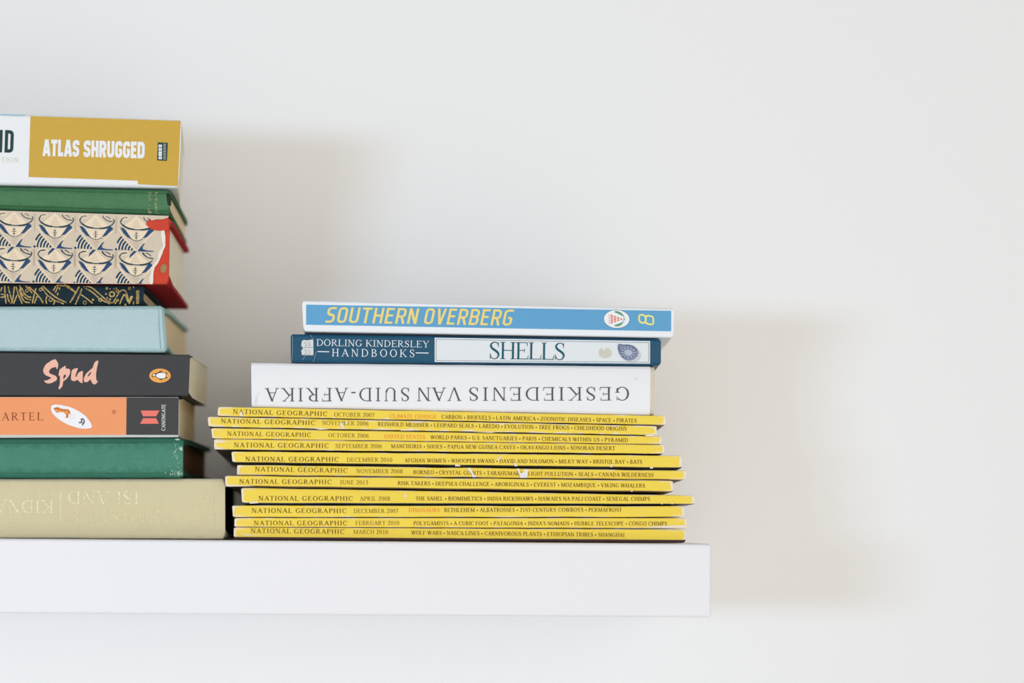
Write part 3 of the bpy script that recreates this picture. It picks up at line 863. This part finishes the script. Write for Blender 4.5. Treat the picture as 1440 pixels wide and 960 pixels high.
bk.part(t, 'volume_number', m_lem, 'pale yellow figure turned on its side')
t = MB()
m_or, m_gr, m_rg = ink('salmon_red_ink', (232, 128, 104)), ink('leaf_green_ink', (96, 158, 120)), ink('slate_ink', (92, 112, 128))
shape(t, f, ellipse(867.2, 448.4, 18.6, 13.2, 40, .04), 2, .00018)
shape(t, f, ellipse(867.2, 448.4, 18.0, 12.6, 40, .04), 3, .00022)
for k in range(4):
    for j in range(k + 1):
        x, y = 873.8 - k * 4.6, 448.6 + (j - k / 2) * 3.4
        shape(t, f, [(x - 2.4, y - .4), (x + .2, y - 1.5), (x + 1.8, y), (x + .2, y + 1.5)], 0, .00026)
        strokes(t, f, [[(x - 2.6, y + 1.2), (x - 4.0, y)], [(x - 2.6, y - 1.4), (x - 4.0, y - .2)]], .5, mat=0, smooth=False, lift=.00026)
shape(t, f, [(864, 437.4), (868, 437.2), (873, 439.2), (877, 443), (876.6, 444.6), (870, 441.4), (864.4, 439)], 1, .00026)
shape(t, f, [(864, 458.2), (868, 459), (873, 457.4), (876.6, 453.4), (875.6, 452.6), (870, 455), (864.4, 456.8)], 1, .00026)
strokes(t, f, [[(876.6, 443.6), (878, 448.4), (876, 453.6)], [(876.4, 448.6), (879.4, 448.6)]], .7, mat=1, lift=.00028)
bk.part(t, 'flower_badge', [m_or, m_gr, m_rg, m_wc], 'white oval badge with a red flower and green leaves')

# ------------------------------------------------------------------ the stack at the frame's left edge, bottom to top
G4 = 'mixed books in the taller stack'
XL = -215.0
def LC(tl, tr, br, bl):
    """corners with the left end carried on past the frame: lines through (0, y) and the right end"""
    (xr, yr), (xb, yb) = tr, br
    return ((XL, tl + (yr - tl) * XL / xr), tr, br, (XL, bl + (yb - bl) * XL / xb))

# tan cloth book on the shelf
bk = Book('cloth_hardback_book', LC(672.6, (316.4, 672.6), (316.6, 757.6), 756.0),
          'thick tan cloth book with faded upside-down lettering, lying directly on the shelf', 'book', G4, 0.006, 0.150, 0.0, (0, 0))
TAN = (214, 202, 164)
m_tan = cloth('tan_cloth', TAN, .035, (228, 222, 196), bk.L, bk.H, .06, .0016)
bk.cover([m_tan, m_tan, m_tan, m_tan], .0026, .002, .0024, 0, 24, .00008, nib=.0015)
bk.block(m_brown_pages, .0035, .0026, .003, .004)
f = bk.face
m_gilt = ink('worn_pale_gilt', (242, 232, 196), .45, .35, TAN)
m_gilt2 = ink('rubbed_pale_gilt', (232, 220, 178), .45, .62, TAN)
t = MB()
write(t, f, 'ISLAND', (195, 690.4), (95.8, 690.2), 17.8, T=.12, h=.05, track=.02)
write(t, f, 'KIDNAPPED', (75, 703.0), (-72, 702.6), 17.8, T=.12, h=.05, track=.02)
strokes(t, f, [[(85.2, 689.6), (84.9, 733.4)]], 1.5, smooth=False)
bk.part(t, 'title_lettering', m_gilt, 'pale worn lettering set upside down')
t = MB()
write(t, f, 'TREASURE', (242, 717.0), (97, 715.6), 17.6, T=.12, h=.05, track=.02)
strokes(t, f, [[(281, 700), (287, 696), (293, 693)], [(283, 701), (292, 698), (301, 694)], [(284, 709), (290, 704), (297, 702)], [(281, 711), (281, 722), (283, 734)], [(285, 711), (293, 709), (290, 716), (294, 720)], [(301, 695), (301.6, 712), (301, 738)], [(282, 733), (290, 729), (300, 726)]], 1.0)
bk.part(t, 'rubbed_lettering', m_gilt2, 'lettering and emblem almost rubbed away')

# teal cloth book with frayed corner
bk = Book('old_cloth_hardback_book', LC(616.4, (258.0, 615.2), (257.6, 671.6), 671.8),
          'old teal green cloth book with a frayed corner, resting on the tan cloth book', 'book', G4, 0.0, 0.172, 0.0022, (0, .0), .003)
m_tl = cloth('teal_cloth', (78, 136, 115), .10, (30, 92, 74), bk.L, bk.H, .12, .006)
m_tl2 = cloth('teal_board_cloth', (36, 74, 60), .10)
f = bk.face
rr = random.Random(11)
t = bk.marks
for k in range(54):
    x, y = 256.5 - abs(rr.gauss(0, 9)), 669 - abs(rr.gauss(0, 5))
    a, l = rr.uniform(-.6, 2.2), rr.uniform(1.2, 3.6)
    strokes(t, f, [[(x, y), (x - l * .4 * math.cos(a), y - l * .6), (x - l * math.cos(a) * .5, y - l * math.sin(a + .6))]], rr.uniform(.3, .7), mat=4, lift=.0002)
for k in range(22):
    x, y = 247 + rr.gauss(0, 2.0), 630 + rr.uniform(-12, 14)
    strokes(t, f, [[(x, y), (x + rr.uniform(-.6, .6), y + rr.uniform(1, 3))]], rr.uniform(.3, .7), smooth=False, mat=4, lift=.0002)
for q in ([(245, 617.4), (250, 616.2), (254, 618), (249, 619)], [(251, 630), (255.6, 627.6), (257, 632), (255, 634)]): shape(t, f, q, 4, .0002)
bk.cover([m_tl, m_tl2, m_tl2, m_tl2, surf('bare_thread', (176, 204, 188), .9, .06)], .0028, .0018, .003, 0, 24, .00015, nib=.0022, seed=12)
bk.block(m_brown_pages, .0032, .0028, .003, .004)
# orange and black paperback
bk = Book('paperback_book', LC(557.6, (252.2, 557.8), (251.6, 614.7), 615.5),
          'orange and charcoal paperback lying on the old teal cloth book', 'book', G4, 0.001, 0.120, 0.0, (0, 0))
m_or1 = surf('orange_print', (250, 156, 104), .5, .035, 90, grain=.04)
m_bl1 = surf('charcoal_print', (66, 65, 64), .5, .06, 200, grain=.10)
m_gw = surf('greyed_white_cover', (206, 206, 200), .5, .03)
bk.cover([m_gw, m_bl1, m_gw, m_white_paper], .0004, .0004, .0008, 0, 24, .00006, nib=.0006)
bk.block(m_tan_pages, .0005, .0004, .0006, .0008)
f = bk.face
t = MB(); shape(t, f, [(157.4, 577), (158.8, 576), (160.2, 577.4), (161.8, 576), (163.2, 577.4), (162.4, 580), (160.2, 582.6), (158, 580)], 1, .0002); shape(t, f, [(-214, 558.2), (178, 558.6), (177.4, 611.2), (-214, 611.4)], 0, .00012)
bk.part(t, 'orange_panel', [m_or1, surf('brown_smudge', (204, 124, 88), .7, .05)], 'orange part of the spine')
t = MB(); shape(t, f, [(178, 558.6), (251.6, 558.8), (251.0, 611.4), (177.4, 611.2)], 0, .00012)
bk.part(t, 'charcoal_panel', m_bl1, 'charcoal publisher panel')
m_bri, m_cor = ink('rust_brown_ink', (126, 66, 30)), ink('coral_ink', (250, 124, 110))
t = MB(); write(t, f, 'ARTEL', (2.4, 590.9), (60.8, 590.8), 11.0, T=.13, h=.055, track=.20)
bk.part(t, 'author_lettering', m_bri, 'rust brown serif capitals')
Z = lambda x, y: (60 + x / 16.0, 555 + y / 16.0)
t = MB()
m_sb, m_tg, m_td, m_tk = surf('badge_white', (242, 241, 242), .5, .01), ink('tiger_orange', (234, 150, 76)), ink('tiger_stripe', (176, 84, 36)), ink('near_black_ink', (58, 58, 54))
shape(t, f, [(190, 270), (215, 235), (270, 215), (400, 225), (600, 270), (700, 310), (800, 360), (880, 410), (960, 470), (1020, 540), (1070, 610), (1106, 690), (1108, 725), (1080, 748), (960, 762), (880, 757), (800, 745), (620, 690), (530, 650), (430, 595), (350, 540), (270, 470), (210, 400), (186, 340)], 0, .0002, Z)
shape(t, f, [(245, 300), (300, 285), (340, 270), (400, 300), (480, 318), (560, 322), (610, 360), (625, 420), (605, 450), (590, 420), (578, 460), (575, 520), (505, 518), (535, 470), (515, 430), (470, 395), (390, 385), (330, 410), (285, 370), (258, 335)], 1, .00026, Z)
strokes(t, f, [[(255, 305), (320, 300), (350, 320)], [(360, 310), (365, 335)], [(400, 318), (410, 345)], [(440, 325), (455, 350)], [(490, 330), (500, 360)], [(540, 335), (585, 360), (600, 400)], [(545, 440), (555, 500)]], 22, Z, 2, True, .0003)
strokes(t, f, [[(815, 615), (850, 628), (878, 592), (868, 552), (900, 542), (932, 580), (925, 630), (888, 686)]], 24, Z, 3, True, .0003)
strokes(t, f, [[(905 - 0, 630), (880, 622)]], 20, Z, 3, False, .0003)
strokes(t, f, [[(660 + 46 * math.cos(a * math.pi / 10), 490 + 46 * math.sin(a * math.pi / 10)) for a in range(21)]], 10, Z, 4, False, .0003)
bk.part(t, 'surfboard_badge', [m_sb, m_tg, m_td, m_tk, surf('pale_grey_ink', (222, 222, 224), .5, .01)], 'white surfboard-shaped badge with a small orange animal')
t = MB()
Z2 = lambda x, y: (180 + x / 17.45, 560 + y / 17.45)
shape(t, f, [(310, 298), (770, 298), (690, 440), (372, 440)], 0, .0002, Z2)
shape(t, f, [(372, 485), (690, 485), (756, 620), (298, 622)], 0, .0002, Z2)
bk.part(t, 'publisher_emblem', m_cor, 'coral bow-shaped emblem')
t = MB(); write(t, f, 'CANONGATE', (232.4, 605.2), (232.6, 568.0), 5.2, T=.20, h=.085, track=-.02, lift=.0002)
bk.part(t, 'publisher_lettering', m_wink, 'small white upright lettering')

# black paperback
bk = Book('paperback_book', LC(495.4, (267.4, 498.4), (265.2, 556.6), 556.2),
          'black paperback with pink brush lettering, below the pale blue cloth book', 'book', G4, 0.0, 0.112, 0.0, (0, 0), .002)
m_bk1 = surf('black_print', (62, 61, 63), .5, .08, 160, grain=.14)
m_bk2 = surf('black_cover_side', (46, 38, 36), .5, .06)
bk.cover([m_bk1, m_bk2, m_bk2, m_white_paper], .0004, .0004, .0008, 0, 24, .00006, nib=.0006, seed=8)
bk.block(m_cream, .0005, .0004, .0006, .0008)
f = bk.face
m_pk = ink('salmon_pink_ink', (246, 186, 164))
Z = lambda x, y: (40 + x / 13.09, 500 + y / 13.09)
t = MB()
for pts in ([(500, 65), (525, 100), (550, 150), (545, 205), (530, 250), (515, 235), (510, 205), (440, 220), (400, 250), (380, 285), (380, 305), (400, 330), (490, 365), (520, 390), (527, 420), (515, 455), (440, 495), (400, 508), (360, 512), (330, 502), (310, 490), (285, 462), (310, 455), (350, 450), (415, 415), (415, 403), (400, 395), (320, 360), (290, 332), (275, 300), (272, 265), (278, 230), (300, 190), (330, 150), (420, 90), (460, 72)],
            [(680, 180), (690, 235), (745, 240), (765, 255), (770, 280), (764, 320), (750, 360), (700, 430), (640, 470), (633, 520), (625, 560), (575, 618), (560, 615), (553, 600), (572, 540), (580, 480), (580, 370), (555, 362), (555, 340), (570, 260), (620, 220)],
            [(905, 225), (908, 245), (890, 290), (865, 370), (866, 390), (880, 392), (900, 350), (925, 310), (960, 290), (1000, 275), (1002, 330), (1000, 400), (995, 505), (970, 500), (940, 480), (905, 440), (870, 460), (840, 468), (800, 455), (783, 432), (785, 360), (792, 300), (805, 260), (850, 235)],
            [(1280, 85), (1286, 110), (1285, 130), (1268, 190), (1255, 260), (1245, 340), (1245, 400), (1255, 468), (1284, 462), (1265, 495), (1215, 532), (1180, 510), (1160, 480), (1142, 432), (1110, 465), (1075, 487), (1030, 485), (1018, 450), (1022, 410), (1060, 330), (1120, 275), (1180, 225), (1200, 165), (1220, 120), (1250, 95)]):
    shape(t, f, pts, 0, .0002, Z)
shape(t, f, [(645, 432), (642, 395), (655, 355), (678, 345), (692, 370), (670, 405)], 1, .00028, Z)
shape(t, f, [(1088, 388), (1100, 350), (1152, 290), (1150, 320), (1120, 365)], 1, .00028, Z)
bk.part(t, 'title_lettering', [m_pk, m_bk1], 'salmon pink brush lettering')
t = MB()
Z = lambda x, y: (195 + x / 24.0, 505 + y / 24.0)
m_po, m_pw, m_pd = ink('orange_badge_ink', (250, 168, 84)), surf('bird_white', (238, 240, 240), .5, .01), ink('bird_black', (48, 44, 40))
shape(t, f, ellipse(720, 552, 362, 238, 40), 0, .0002, Z)
shape(t, f, [(450, 540), (480, 495), (540, 485), (600, 465), (680, 425), (760, 388), (820, 390), (760, 425), (730, 445), (860, 440), (930, 455), (980, 460), (985, 485), (930, 490), (925, 545), (925, 590), (970, 605), (980, 640), (940, 620), (915, 640), (860, 665), (740, 665), (770, 690), (820, 700), (800, 712), (740, 700), (690, 660), (620, 625), (570, 590), (520, 590), (470, 595), (465, 610), (450, 600)], 2, .00025, Z)
shape(t, f, [(470, 545), (495, 508), (540, 498), (560, 520), (560, 560), (540, 578), (490, 572)], 1, .0003, Z)
shape(t, f, [(585, 530), (620, 490), (700, 462), (860, 458), (910, 470), (908, 600), (885, 630), (820, 645), (710, 645), (640, 615), (590, 580)], 1, .0003, Z)
shape(t, f, [(505, 545), (520, 538), (528, 560), (512, 568)], 2, .00034, Z)
bk.part(t, 'bird_badge', [m_po, m_pw, m_pd], 'orange oval badge with a white and black bird lying on its side')

# pale blue cloth book
bk = Book('cloth_hardback_book', LC(430.2, (230.0, 429.2), (235.6, 495.4), 493.6),
          'plain pale blue cloth book lying on the black paperback', 'book', G4, 0.0, 0.160, 0.0012, (0, 0), .001)
m_lb = cloth('pale_blue_cloth', (181, 204, 206), .03, (132, 172, 174), bk.L, bk.H, .05, .0022)
m_lb2 = cloth('blue_board_cloth', (150, 182, 178), .05)
strokes(bk.marks, bk.face, [[(223.2, 433), (223.6, 450), (224.6, 470), (226, 490)]], 1.0, mat=4, lift=.00018)
strokes(bk.marks, bk.face, [[(228.4, 433), (229.6, 450), (231.2, 470), (233, 491)]], 2.2, mat=4, lift=.00018)
bk.cover([m_lb, m_lb2, m_lb2, m_lb2, cloth('darker_blue_cloth', (144, 174, 174), .05)], .0022, .0016, .0022, 0, 24, .00012, nib=.0020, seed=4)
bk.block(m_tan_pages, .0022, .0022, .003, .003)

# black and gold book
bk = Book('cloth_hardback_book', LC(398.6, (203.6, 401.4), (200.6, 428.5), 429.5),
          'dark navy book with gold scroll pattern on its spine, resting on the pale blue book', 'book', G4, 0.003, 0.125, 0.0018, (0, -.0044), .003)
m_nv = cloth('dark_navy_cloth', (32, 48, 56), .12)
bk.cover([m_nv, m_nv, m_nv, m_nv], .0022, .0016, .002, 0, 24, .0001, nib=.0018, seed=21)
bk.block(m_tan_pages, .0026, .0022, .003, .003)
f = bk.face
m_gold = ink('old_gold', (192, 162, 98), .4, .12, (60, 66, 56))
t = MB()
A = lambda x, y: (x / 10.67, 385 + y / 10.67)
B_ = lambda x, y: (90 + x / 10.67, 385 + y / 10.67)
strokes(t, f, [[(10, 300), (90, 320)], [(10, 350), (80, 345)], [(70, 175), (75, 300), (90, 445)], [(120, 185), (150, 300), (190, 440)], [(30, 200), (10, 260)], [(215, 190), (200, 330), (180, 420)], [(110, 300), (130, 400), (170, 445)],
               [(240, 190), (280, 320), (335, 450)], [(265, 300), (230, 380), (205, 445)], [(295, 170), (330, 300), (400, 370), (470, 390)], [(320, 200), (370, 300), (430, 345), (470, 350)], [(290, 230), (330, 360), (380, 420), (450, 430)],
               [(380, 180), (440, 230), (480, 290)], [(430, 190), (520, 270), (600, 360), (650, 440)], [(540, 215), (510, 320), (485, 445)], [(560, 330), (530, 400), (520, 440)], [(640, 180), (760, 290), (870, 370), (1000, 430)],
               [(620, 195), (700, 310), (730, 340)], [(730, 330), (830, 400), (960, 450)], [(840, 180), (800, 250)], [(870, 190), (830, 280)], [(900, 200), (860, 320)], [(850, 170), (950, 180), (1040, 215), (1130, 275)], [(700, 340), (690, 400), (700, 450)], [(800, 380), (820, 420), (800, 460)],
               [(1190, 190), (1120, 320), (1050, 430)]], 19, A)
strokes(t, f, [[(270, 215), (240, 300), (170, 460)], [(225, 195), (170, 290), (90, 430)], [(0, 165), (80, 195), (160, 265)], [(290, 195), (400, 200), (520, 290), (640, 395), (730, 440)], [(320, 215), (420, 270), (550, 380), (690, 450)], [(255, 310), (340, 370), (430, 440)],
               [(740, 430), (790, 340), (850, 255), (915, 250), (950, 330), (970, 415), (1000, 350), (1025, 335)], [(835, 455), (870, 370), (905, 310), (940, 370), (965, 430)], [(760, 450), (800, 400)], [(1030, 335), (990, 420), (975, 450)]], 19, B_)
for cx, cy, r_, wd in ((545, 388, 24, 14), (312, 432, 24, 12), (720, 305, 36, 22), (800, 258, 20, 11), (985, 215, 18, 10), (805, 395, 14, 10)):
    strokes(t, f, [ellipse(cx, cy, r_, r_, 14) + [ellipse(cx, cy, r_, r_, 14)[0]]], wd, B_, smooth=False)
for cx, cy, r_ in ((630, 300, 14), (650, 360, 14), (690, 382, 17), (435, 388, 18), (550, 318, 12), (640, 215, 20), (690, 225, 10), (750, 225, 12), (785, 215, 10), (920, 460, 16)):
    shape(t, f, ellipse(cx, cy, r_, r_, 10), 0, .00016, B_)
for cx, cy, r_, wd in ((405, 250, 22, 12), (610, 235, 20, 12), (760, 390, 24, 14)):
    strokes(t, f, [ellipse(cx, cy, r_, r_, 14) + [ellipse(cx, cy, r_, r_, 14)[0]]], wd, A, smooth=False)
strokes(t, f, [[(1045, 190), (1043, 460)]], 17, B_, smooth=False)
for k in range(9):
    strokes(t, f, [[(1082, 260 + k * 23), (1128, 255 + k * 23)]], 15, B_, smooth=False)
bk.part(t, 'gold_scrolls', m_gold, 'worn gold scroll ornament')

# red cloth book in a torn patterned jacket
bk = Book('jacketed_hardback_book', LC(296.2, (238.6, 304.2), (237.0, 399.5), 396.9),
          'red book in a torn blue and cream patterned jacket, under the green cloth book', 'book', G4, 0.0, 0.118, 0.0, (-.0035, -.0048), .0015)
m_red = cloth('red_cloth', (206, 74, 54), .12)
m_red2 = cloth('dark_red_cloth', (160, 30, 36), .10)
shape(bk.marks, bk.face, ellipse(230, 377.4, 4.4, 6.2, 14, .2), 4, .0002)
bk.cover([m_red, m_red, m_red2, m_red2, surf('bare_board', (158, 132, 92), .9, .06)], .0026, .002, .0022, 0, 24, .0001, nib=.0012, seed=15)
bk.block(m_cream, .0030, .0026, .003, .003)
f = bk.face
m_jc = surf('jacket_cream', (212, 196, 174), .6, .05, 260)
m_jb = surf('jacket_light', (236, 216, 186), .6, .04, 260)
m_jn = ink('jacket_navy', (40, 74, 112))
m_jd = ink('jacket_dark_teal', (40, 66, 78))
m_jw = surf('jacket_torn_white', (236, 228, 214), .8, .04, 500)
m_jg = ink('jacket_fine_line', (176, 156, 136))
t = MB()
YB = 397.4
edge = [(237.6, 303.4), (236, 306.4), (228, 308.4), (221, 308.2), (214, 309.6), (209, 308.2), (206, 313), (205, 315), (210, 319.6), (213, 321), (217, 322.6), (225, 323.4), (231, 322.4), (232.6, 333), (232.4, 346), (229.6, 352), (228.4, 356), (225, 364), (222, 370), (217.4, 376), (216, 382), (215.4, 389), (215.6, 394), (214.6, 399.4)]
e = f.bump()
out = [(XL + 1, 289.2)] + edge + [(XL + 1, 396.6)]
shape(t, f, out, 0, .00018)
# white torn fringe along the tear
for k in range(11, len(edge) - 1):
    a, b_ = Vector(edge[k]), Vector(edge[k + 1])
    w0, w1 = 4.6 + 1.6 * math.sin(k * 2.1), 4.6 + 1.6 * math.sin((k + 1) * 2.1)
    shape(t, f, [tuple(a), tuple(b_), (b_.x - w1, b_.y), (a.x - w0, a.y)], 1, .00024)
def tile(cx, ty, ymax, xmax=400):
    """one motif: pointed cone over a bowl, striped fan below; (cx, ty) is the cone's tip"""
    def X(x, y): return (min(cx + x, xmax), min(ty + y + x * .036, ymax + (cx + x) * .012))
    sh = lambda pts, m, l=.00024: shape(t, f, pts, m, l, X)
    st = lambda p, w_, m, l=.0003, sm=True: strokes(t, f, p, w_, X, m, sm, l)
    sh([(0, 0), (-8, 7), (-19, 15.4), (-11, 18.4), (0, 19.6), (11, 18.6), (19, 15.8), (8, 7)], 2)
    sh([(-22, 18.4), (-12, 20.6), (0, 22), (12, 21), (24, 18.4), (17, 27), (9, 33), (0, 35.4), (-8, 33), (-17, 27)], 2, .00022)
    st([[(-20, 5), (-22.2, 9), (-20, 13.2), (-12, 17.4), (0, 19.6), (12, 18.4), (22, 14.6), (26, 9.4), (25.2, 6)]], 1.4, 5)
    st([[(-20, 13.6), (-12, 18), (-4, 19.4)], [(6, 19.6), (14, 18.6), (21, 16)]], 2.2, 5, .00034)
    sh([(-23, 17), (-18.5, 18), (-14.5, 21.4), (-11.2, 26.6), (-7, 32.6), (-13, 30.6), (-18.5, 25)], 3, .00028)
    sh([(22.5, 17), (18.2, 17.8), (15.4, 21.6), (12.6, 26), (8, 32), (14.6, 29.4), (20, 24), (24.6, 20)], 3, .00028)
    st([[(-9, 32), (0, 35.6), (9, 32.4)]], .8, 5)
    st([[(0, 22.8), (-.4, 34.4)], [(-2.6, 25), (2, 25)], [(-3.4, 28), (3, 28)], [(-2.4, 31), (1.8, 31)]], .75, 5, .0003, False)
    st([[(-26, 19), (-15, 33.6), (-7, 43), (-.6, 50)], [(25.4, 21.4), (18, 29), (10, 38), (.6, 50)]], 1.7, 2, .00026)
    for k in range(4): st([[(-5 + k * 1.2, 38 + k * 2.4), (5 - k * 1.2, 38 + k * 2.4)]], .5, 4, .00026, False)
    for k in range(5): st([[(-1.8 - k * 1.2, 6 + k * 2.5), (1.8 + k * 1.2, 6 + k * 2.5)]], .45, 4, .00028, False)
    # light rim of the cone's lower edge
    st([[(-21.5, 16), (-11, 19.4), (0, 20.8), (11, 20), (22, 17)]], .7, 2, .00026)
    # striped fan
    for k, r_ in enumerate((4, 8.4, 12.8, 17.2, 21.6, 25.6)):
        a1 = .80 if r_ < 22 else .82
        a0 = 0.0 if r_ < 24 else .38
        st([[(-3 - r_ * math.cos(a0 + (a1 - a0) * q / 6), 49 - r_ * math.sin(a0 + (a1 - a0) * q / 6)) for q in range(7)]], 2.7, 5 if k % 2 else 3, .00025, False)
        if r_ < 24: st([[(-3 - (r_ + 2.1) * math.cos(a1 * q / 6), 49 - (r_ + 2.1) * math.sin(a1 * q / 6)) for q in range(7)]], 1.6, 2, .00024, False)
    # navy wedge on the other side
    sh([(1.4, 49.6), (5, 44.6), (9.6, 39), (12, 38), (8.6, 44), (8.8, 46.6), (14, 48.2), (24, 48.6), (24, 49.8), (10, 50)], 3, .0003)
    # slanted bar and the two leaf loops below the crossing
    sh([(-3.4, 49.4), (.4, 50.4), (-6, 56.6), (-10.4, 60.4), (-8.6, 55)], 3, .0003)
    if ymax - ty > 60 or True:
        for y_ in (0, 50):
            if ty + y_ + 6 > ymax: continue
            st([[(-10, 2.4 + y_), (-14, .8 + y_), (-20, 2 + y_), (-23, 5.4 + y_), (-17, 6.2 + y_), (-11.4, 5.2 + y_), (-10, 2.4 + y_)]], 1.1, 2, .00026)
            st([[(-13, 3 + y_), (-17, 3.2 + y_), (-21, 5 + y_)]], .7, 5, .0003)
            st([[(10, 1.8 + y_), (11.6, 5 + y_), (17, 8.6 + y_), (24, 9.6 + y_)]], 1.1, 5, .0003)
            st([[(12, 1.4 + y_), (17, 2.2 + y_), (21, 5.4 + y_), (23.6, 8.2 + y_)]], 1.0, 2, .0003)
            st([[(14.6, 2.8 + y_), (18, 3.4 + y_), (21, 6 + y_)]], .8, 5, .00032)
    st([[(-28.6, 2), (-28.6, 26)], [(-28.6, 52), (-28.6, 74)]], .6, 4, .00026, False)
    sh(ellipse(-28.6, 48.2, 1.7, 1.7, 8), 5, .00034)
for k in range(-3, 4):
    cx = 20 + 57.3 * k
    top = 297.2 + .035 * (cx - 20)
    tile(cx, top, 397.0, 229)
    tile(cx - 1.5, top + 49.4, 396.4, 214.5)
shape(t, f, [(206, 313.4), (208.6, 310), (214, 310.4), (221, 309.6), (229, 309.4), (236.6, 305.6), (237, 326), (232.4, 323.4), (225, 324.4), (217, 323.4), (212.6, 322), (208.6, 318.8), (205, 315.4)], 6, .0009)
bk.part(t, 'dust_jacket', [m_jc, m_jw, m_jb, m_jn, m_jg, m_jd, m_red], 'torn paper jacket with a repeating blue and cream pattern')

# green cloth book
bk = Book('cloth_hardback_book', LC(261.6, (240.0, 266.6), (238.2, 302.8), 294.8),
          'green cloth book with rubbed gold lettering, just under the white and mustard paperback', 'book', G4, 0.002, 0.112, 0.0016, (-.004, -.0035), .0005)
m_gn = cloth('green_cloth', (80, 124, 88), .10, (44, 104, 66), bk.L, bk.H, .12, .004)
m_gn2 = cloth('dark_green_cloth', (52, 92, 54), .10)
shape(bk.marks, bk.face, [(234, 272), (238, 270.6), (241, 278), (240.4, 290), (236, 288), (234.6, 281)], 4, .00018)
bk.cover([m_gn, m_gn2, m_gn2, m_gn2, cloth('blackened_cloth', (46, 52, 40), .10)], .0026, .0018, .0026, 0, 24, .00012, nib=.0022, seed=17)
bk.block(m_tan_pages, .0012, .0026, .003, .002)
f = bk.face
rr = random.Random(5)
t = MB()
for x0 in (208.2, 217.6):
    y = 270.5
    while y < 300:
        hgt = rr.uniform(1.2, 2.8)
        if rr.random() < .82:
            w_ = rr.uniform(2.2, 5.6)
            strokes(t, f, [[(x0, y), (x0 + w_, y)], [(x0 + rr.uniform(0, w_), y), (x0 + rr.uniform(0, w_), y + hgt)]], .7, smooth=False, lift=.0002)
        y += hgt
bk.part(t, 'gilt_lettering', ink('rubbed_gold', (186, 172, 112), .5, .45, (84, 136, 94)), 'two rubbed gold lines reading upward')

# white and mustard paperback on top
bk = Book('paperback_book', LC(158.6, (255.6, 168.2), (250.8, 264.2), 259.4),
          'thick white and mustard paperback, topmost of the taller stack', 'book', G4, 0.0, 0.110, 0.0, (-.0032, -.0032), -.0075)
m_aw = surf('white_print', (234, 235, 235), .45, .012, 80)
bk.cover([m_aw, m_aw, m_aw, m_white_paper], .0004, .0004, .0026, 0, 24, .00006, nib=.0008, seed=9)
bk.block(m_cream, .0005, .0004, .0028, .0008)
f = bk.face
m_mu = surf('mustard_print', (205, 165, 66), .5, .05, 200, grain=.06)
m_mk = ink('dark_green_ink', (38, 66, 62))
t = MB()
shape(t, f, [(42.8, 163.2), (150, 166.6), (254.0, 170.0), (252.2, 215), (250.4, 254.6), (250.0, 261.4), (194.2, 259.0), (193.4, 254.0), (40.2, 248.8)], 0, .00012)
bk.part(t, 'mustard_panel', m_mu, 'mustard yellow title panel')
kw = dict(font='sans', W=.235, w=.60, r=.2, pad=.055, widths={'T': .54, 'L': .48, 'A': .66, 'E': .50, 'S': .59}, space=.2)
t = MB()
write(t, f, 'ATLAS', (59.6, 219.2), (111.4, 220.4), 23.4, lift=.0002, **kw)
write(t, f, 'SHRUGGED', (117.2, 220.6), (203.2, 222.8), 23.4, lift=.0002, **kw)
bk.part(t, 'title_lettering', m_aw, 'bold white condensed capitals')
t = MB()
kw = dict(font='sans', W=.15, w=.42, r=.16, pad=.12, widths={'A': .46})
write(t, f, 'RAND', (-42, 212.6), (18.4, 214.8), 31.6, lift=.0002, **kw)
bk.part(t, 'author_lettering', m_mk, 'tall dark green condensed capitals')
t = MB()
write(t, f, 'TION', (1.4, 227.4), (26, 228.0), 6.6, T=.14, h=.07, track=.14)
bk.part(t, 'subtitle_lettering', ink('pale_khaki_ink', (208, 206, 186)), 'faint khaki lettering')
t = MB()
shape(t, f, [(222.0, 200.2), (236.0, 200.6), (234.8, 226.0), (221.0, 225.4)], 0, .0002)
for y0, y1 in ((203.2, 207.0), (208.0, 211.6), (212.6, 219.0), (219.8, 223.6)):
    shape(t, f, [(223.2, y0), (227.8, y0 + .2), (227.6, y1 + .2), (222.8, y1)], 1, .00026)
    strokes(t, f, [[(224.4, (y0 + y1) / 2), (226.6, (y0 + y1) / 2)]], .6, mat=0, smooth=False, lift=.0003)
for k in range(9):
    strokes(t, f, [[(229.6, 202.6 + k * 2.6), (233.4, 202.8 + k * 2.6)]], 1.5, mat=2, smooth=False, lift=.00026)
bk.part(t, 'publisher_box', [m_mk, m_aw, surf('box_grey', (160, 166, 154), .5, .04)], 'small dark green publisher box')
t = MB()
shape(t, f, [(-120, 156.2), (34.6, 161.2), (35, 162.6), (-120, 158.2)], 0, .0003)
bk.part(t, 'cover_edge_print', surf('pale_blue_print', (150, 192, 208), .5, .05), 'strip of blue front-cover print at the upper fold')
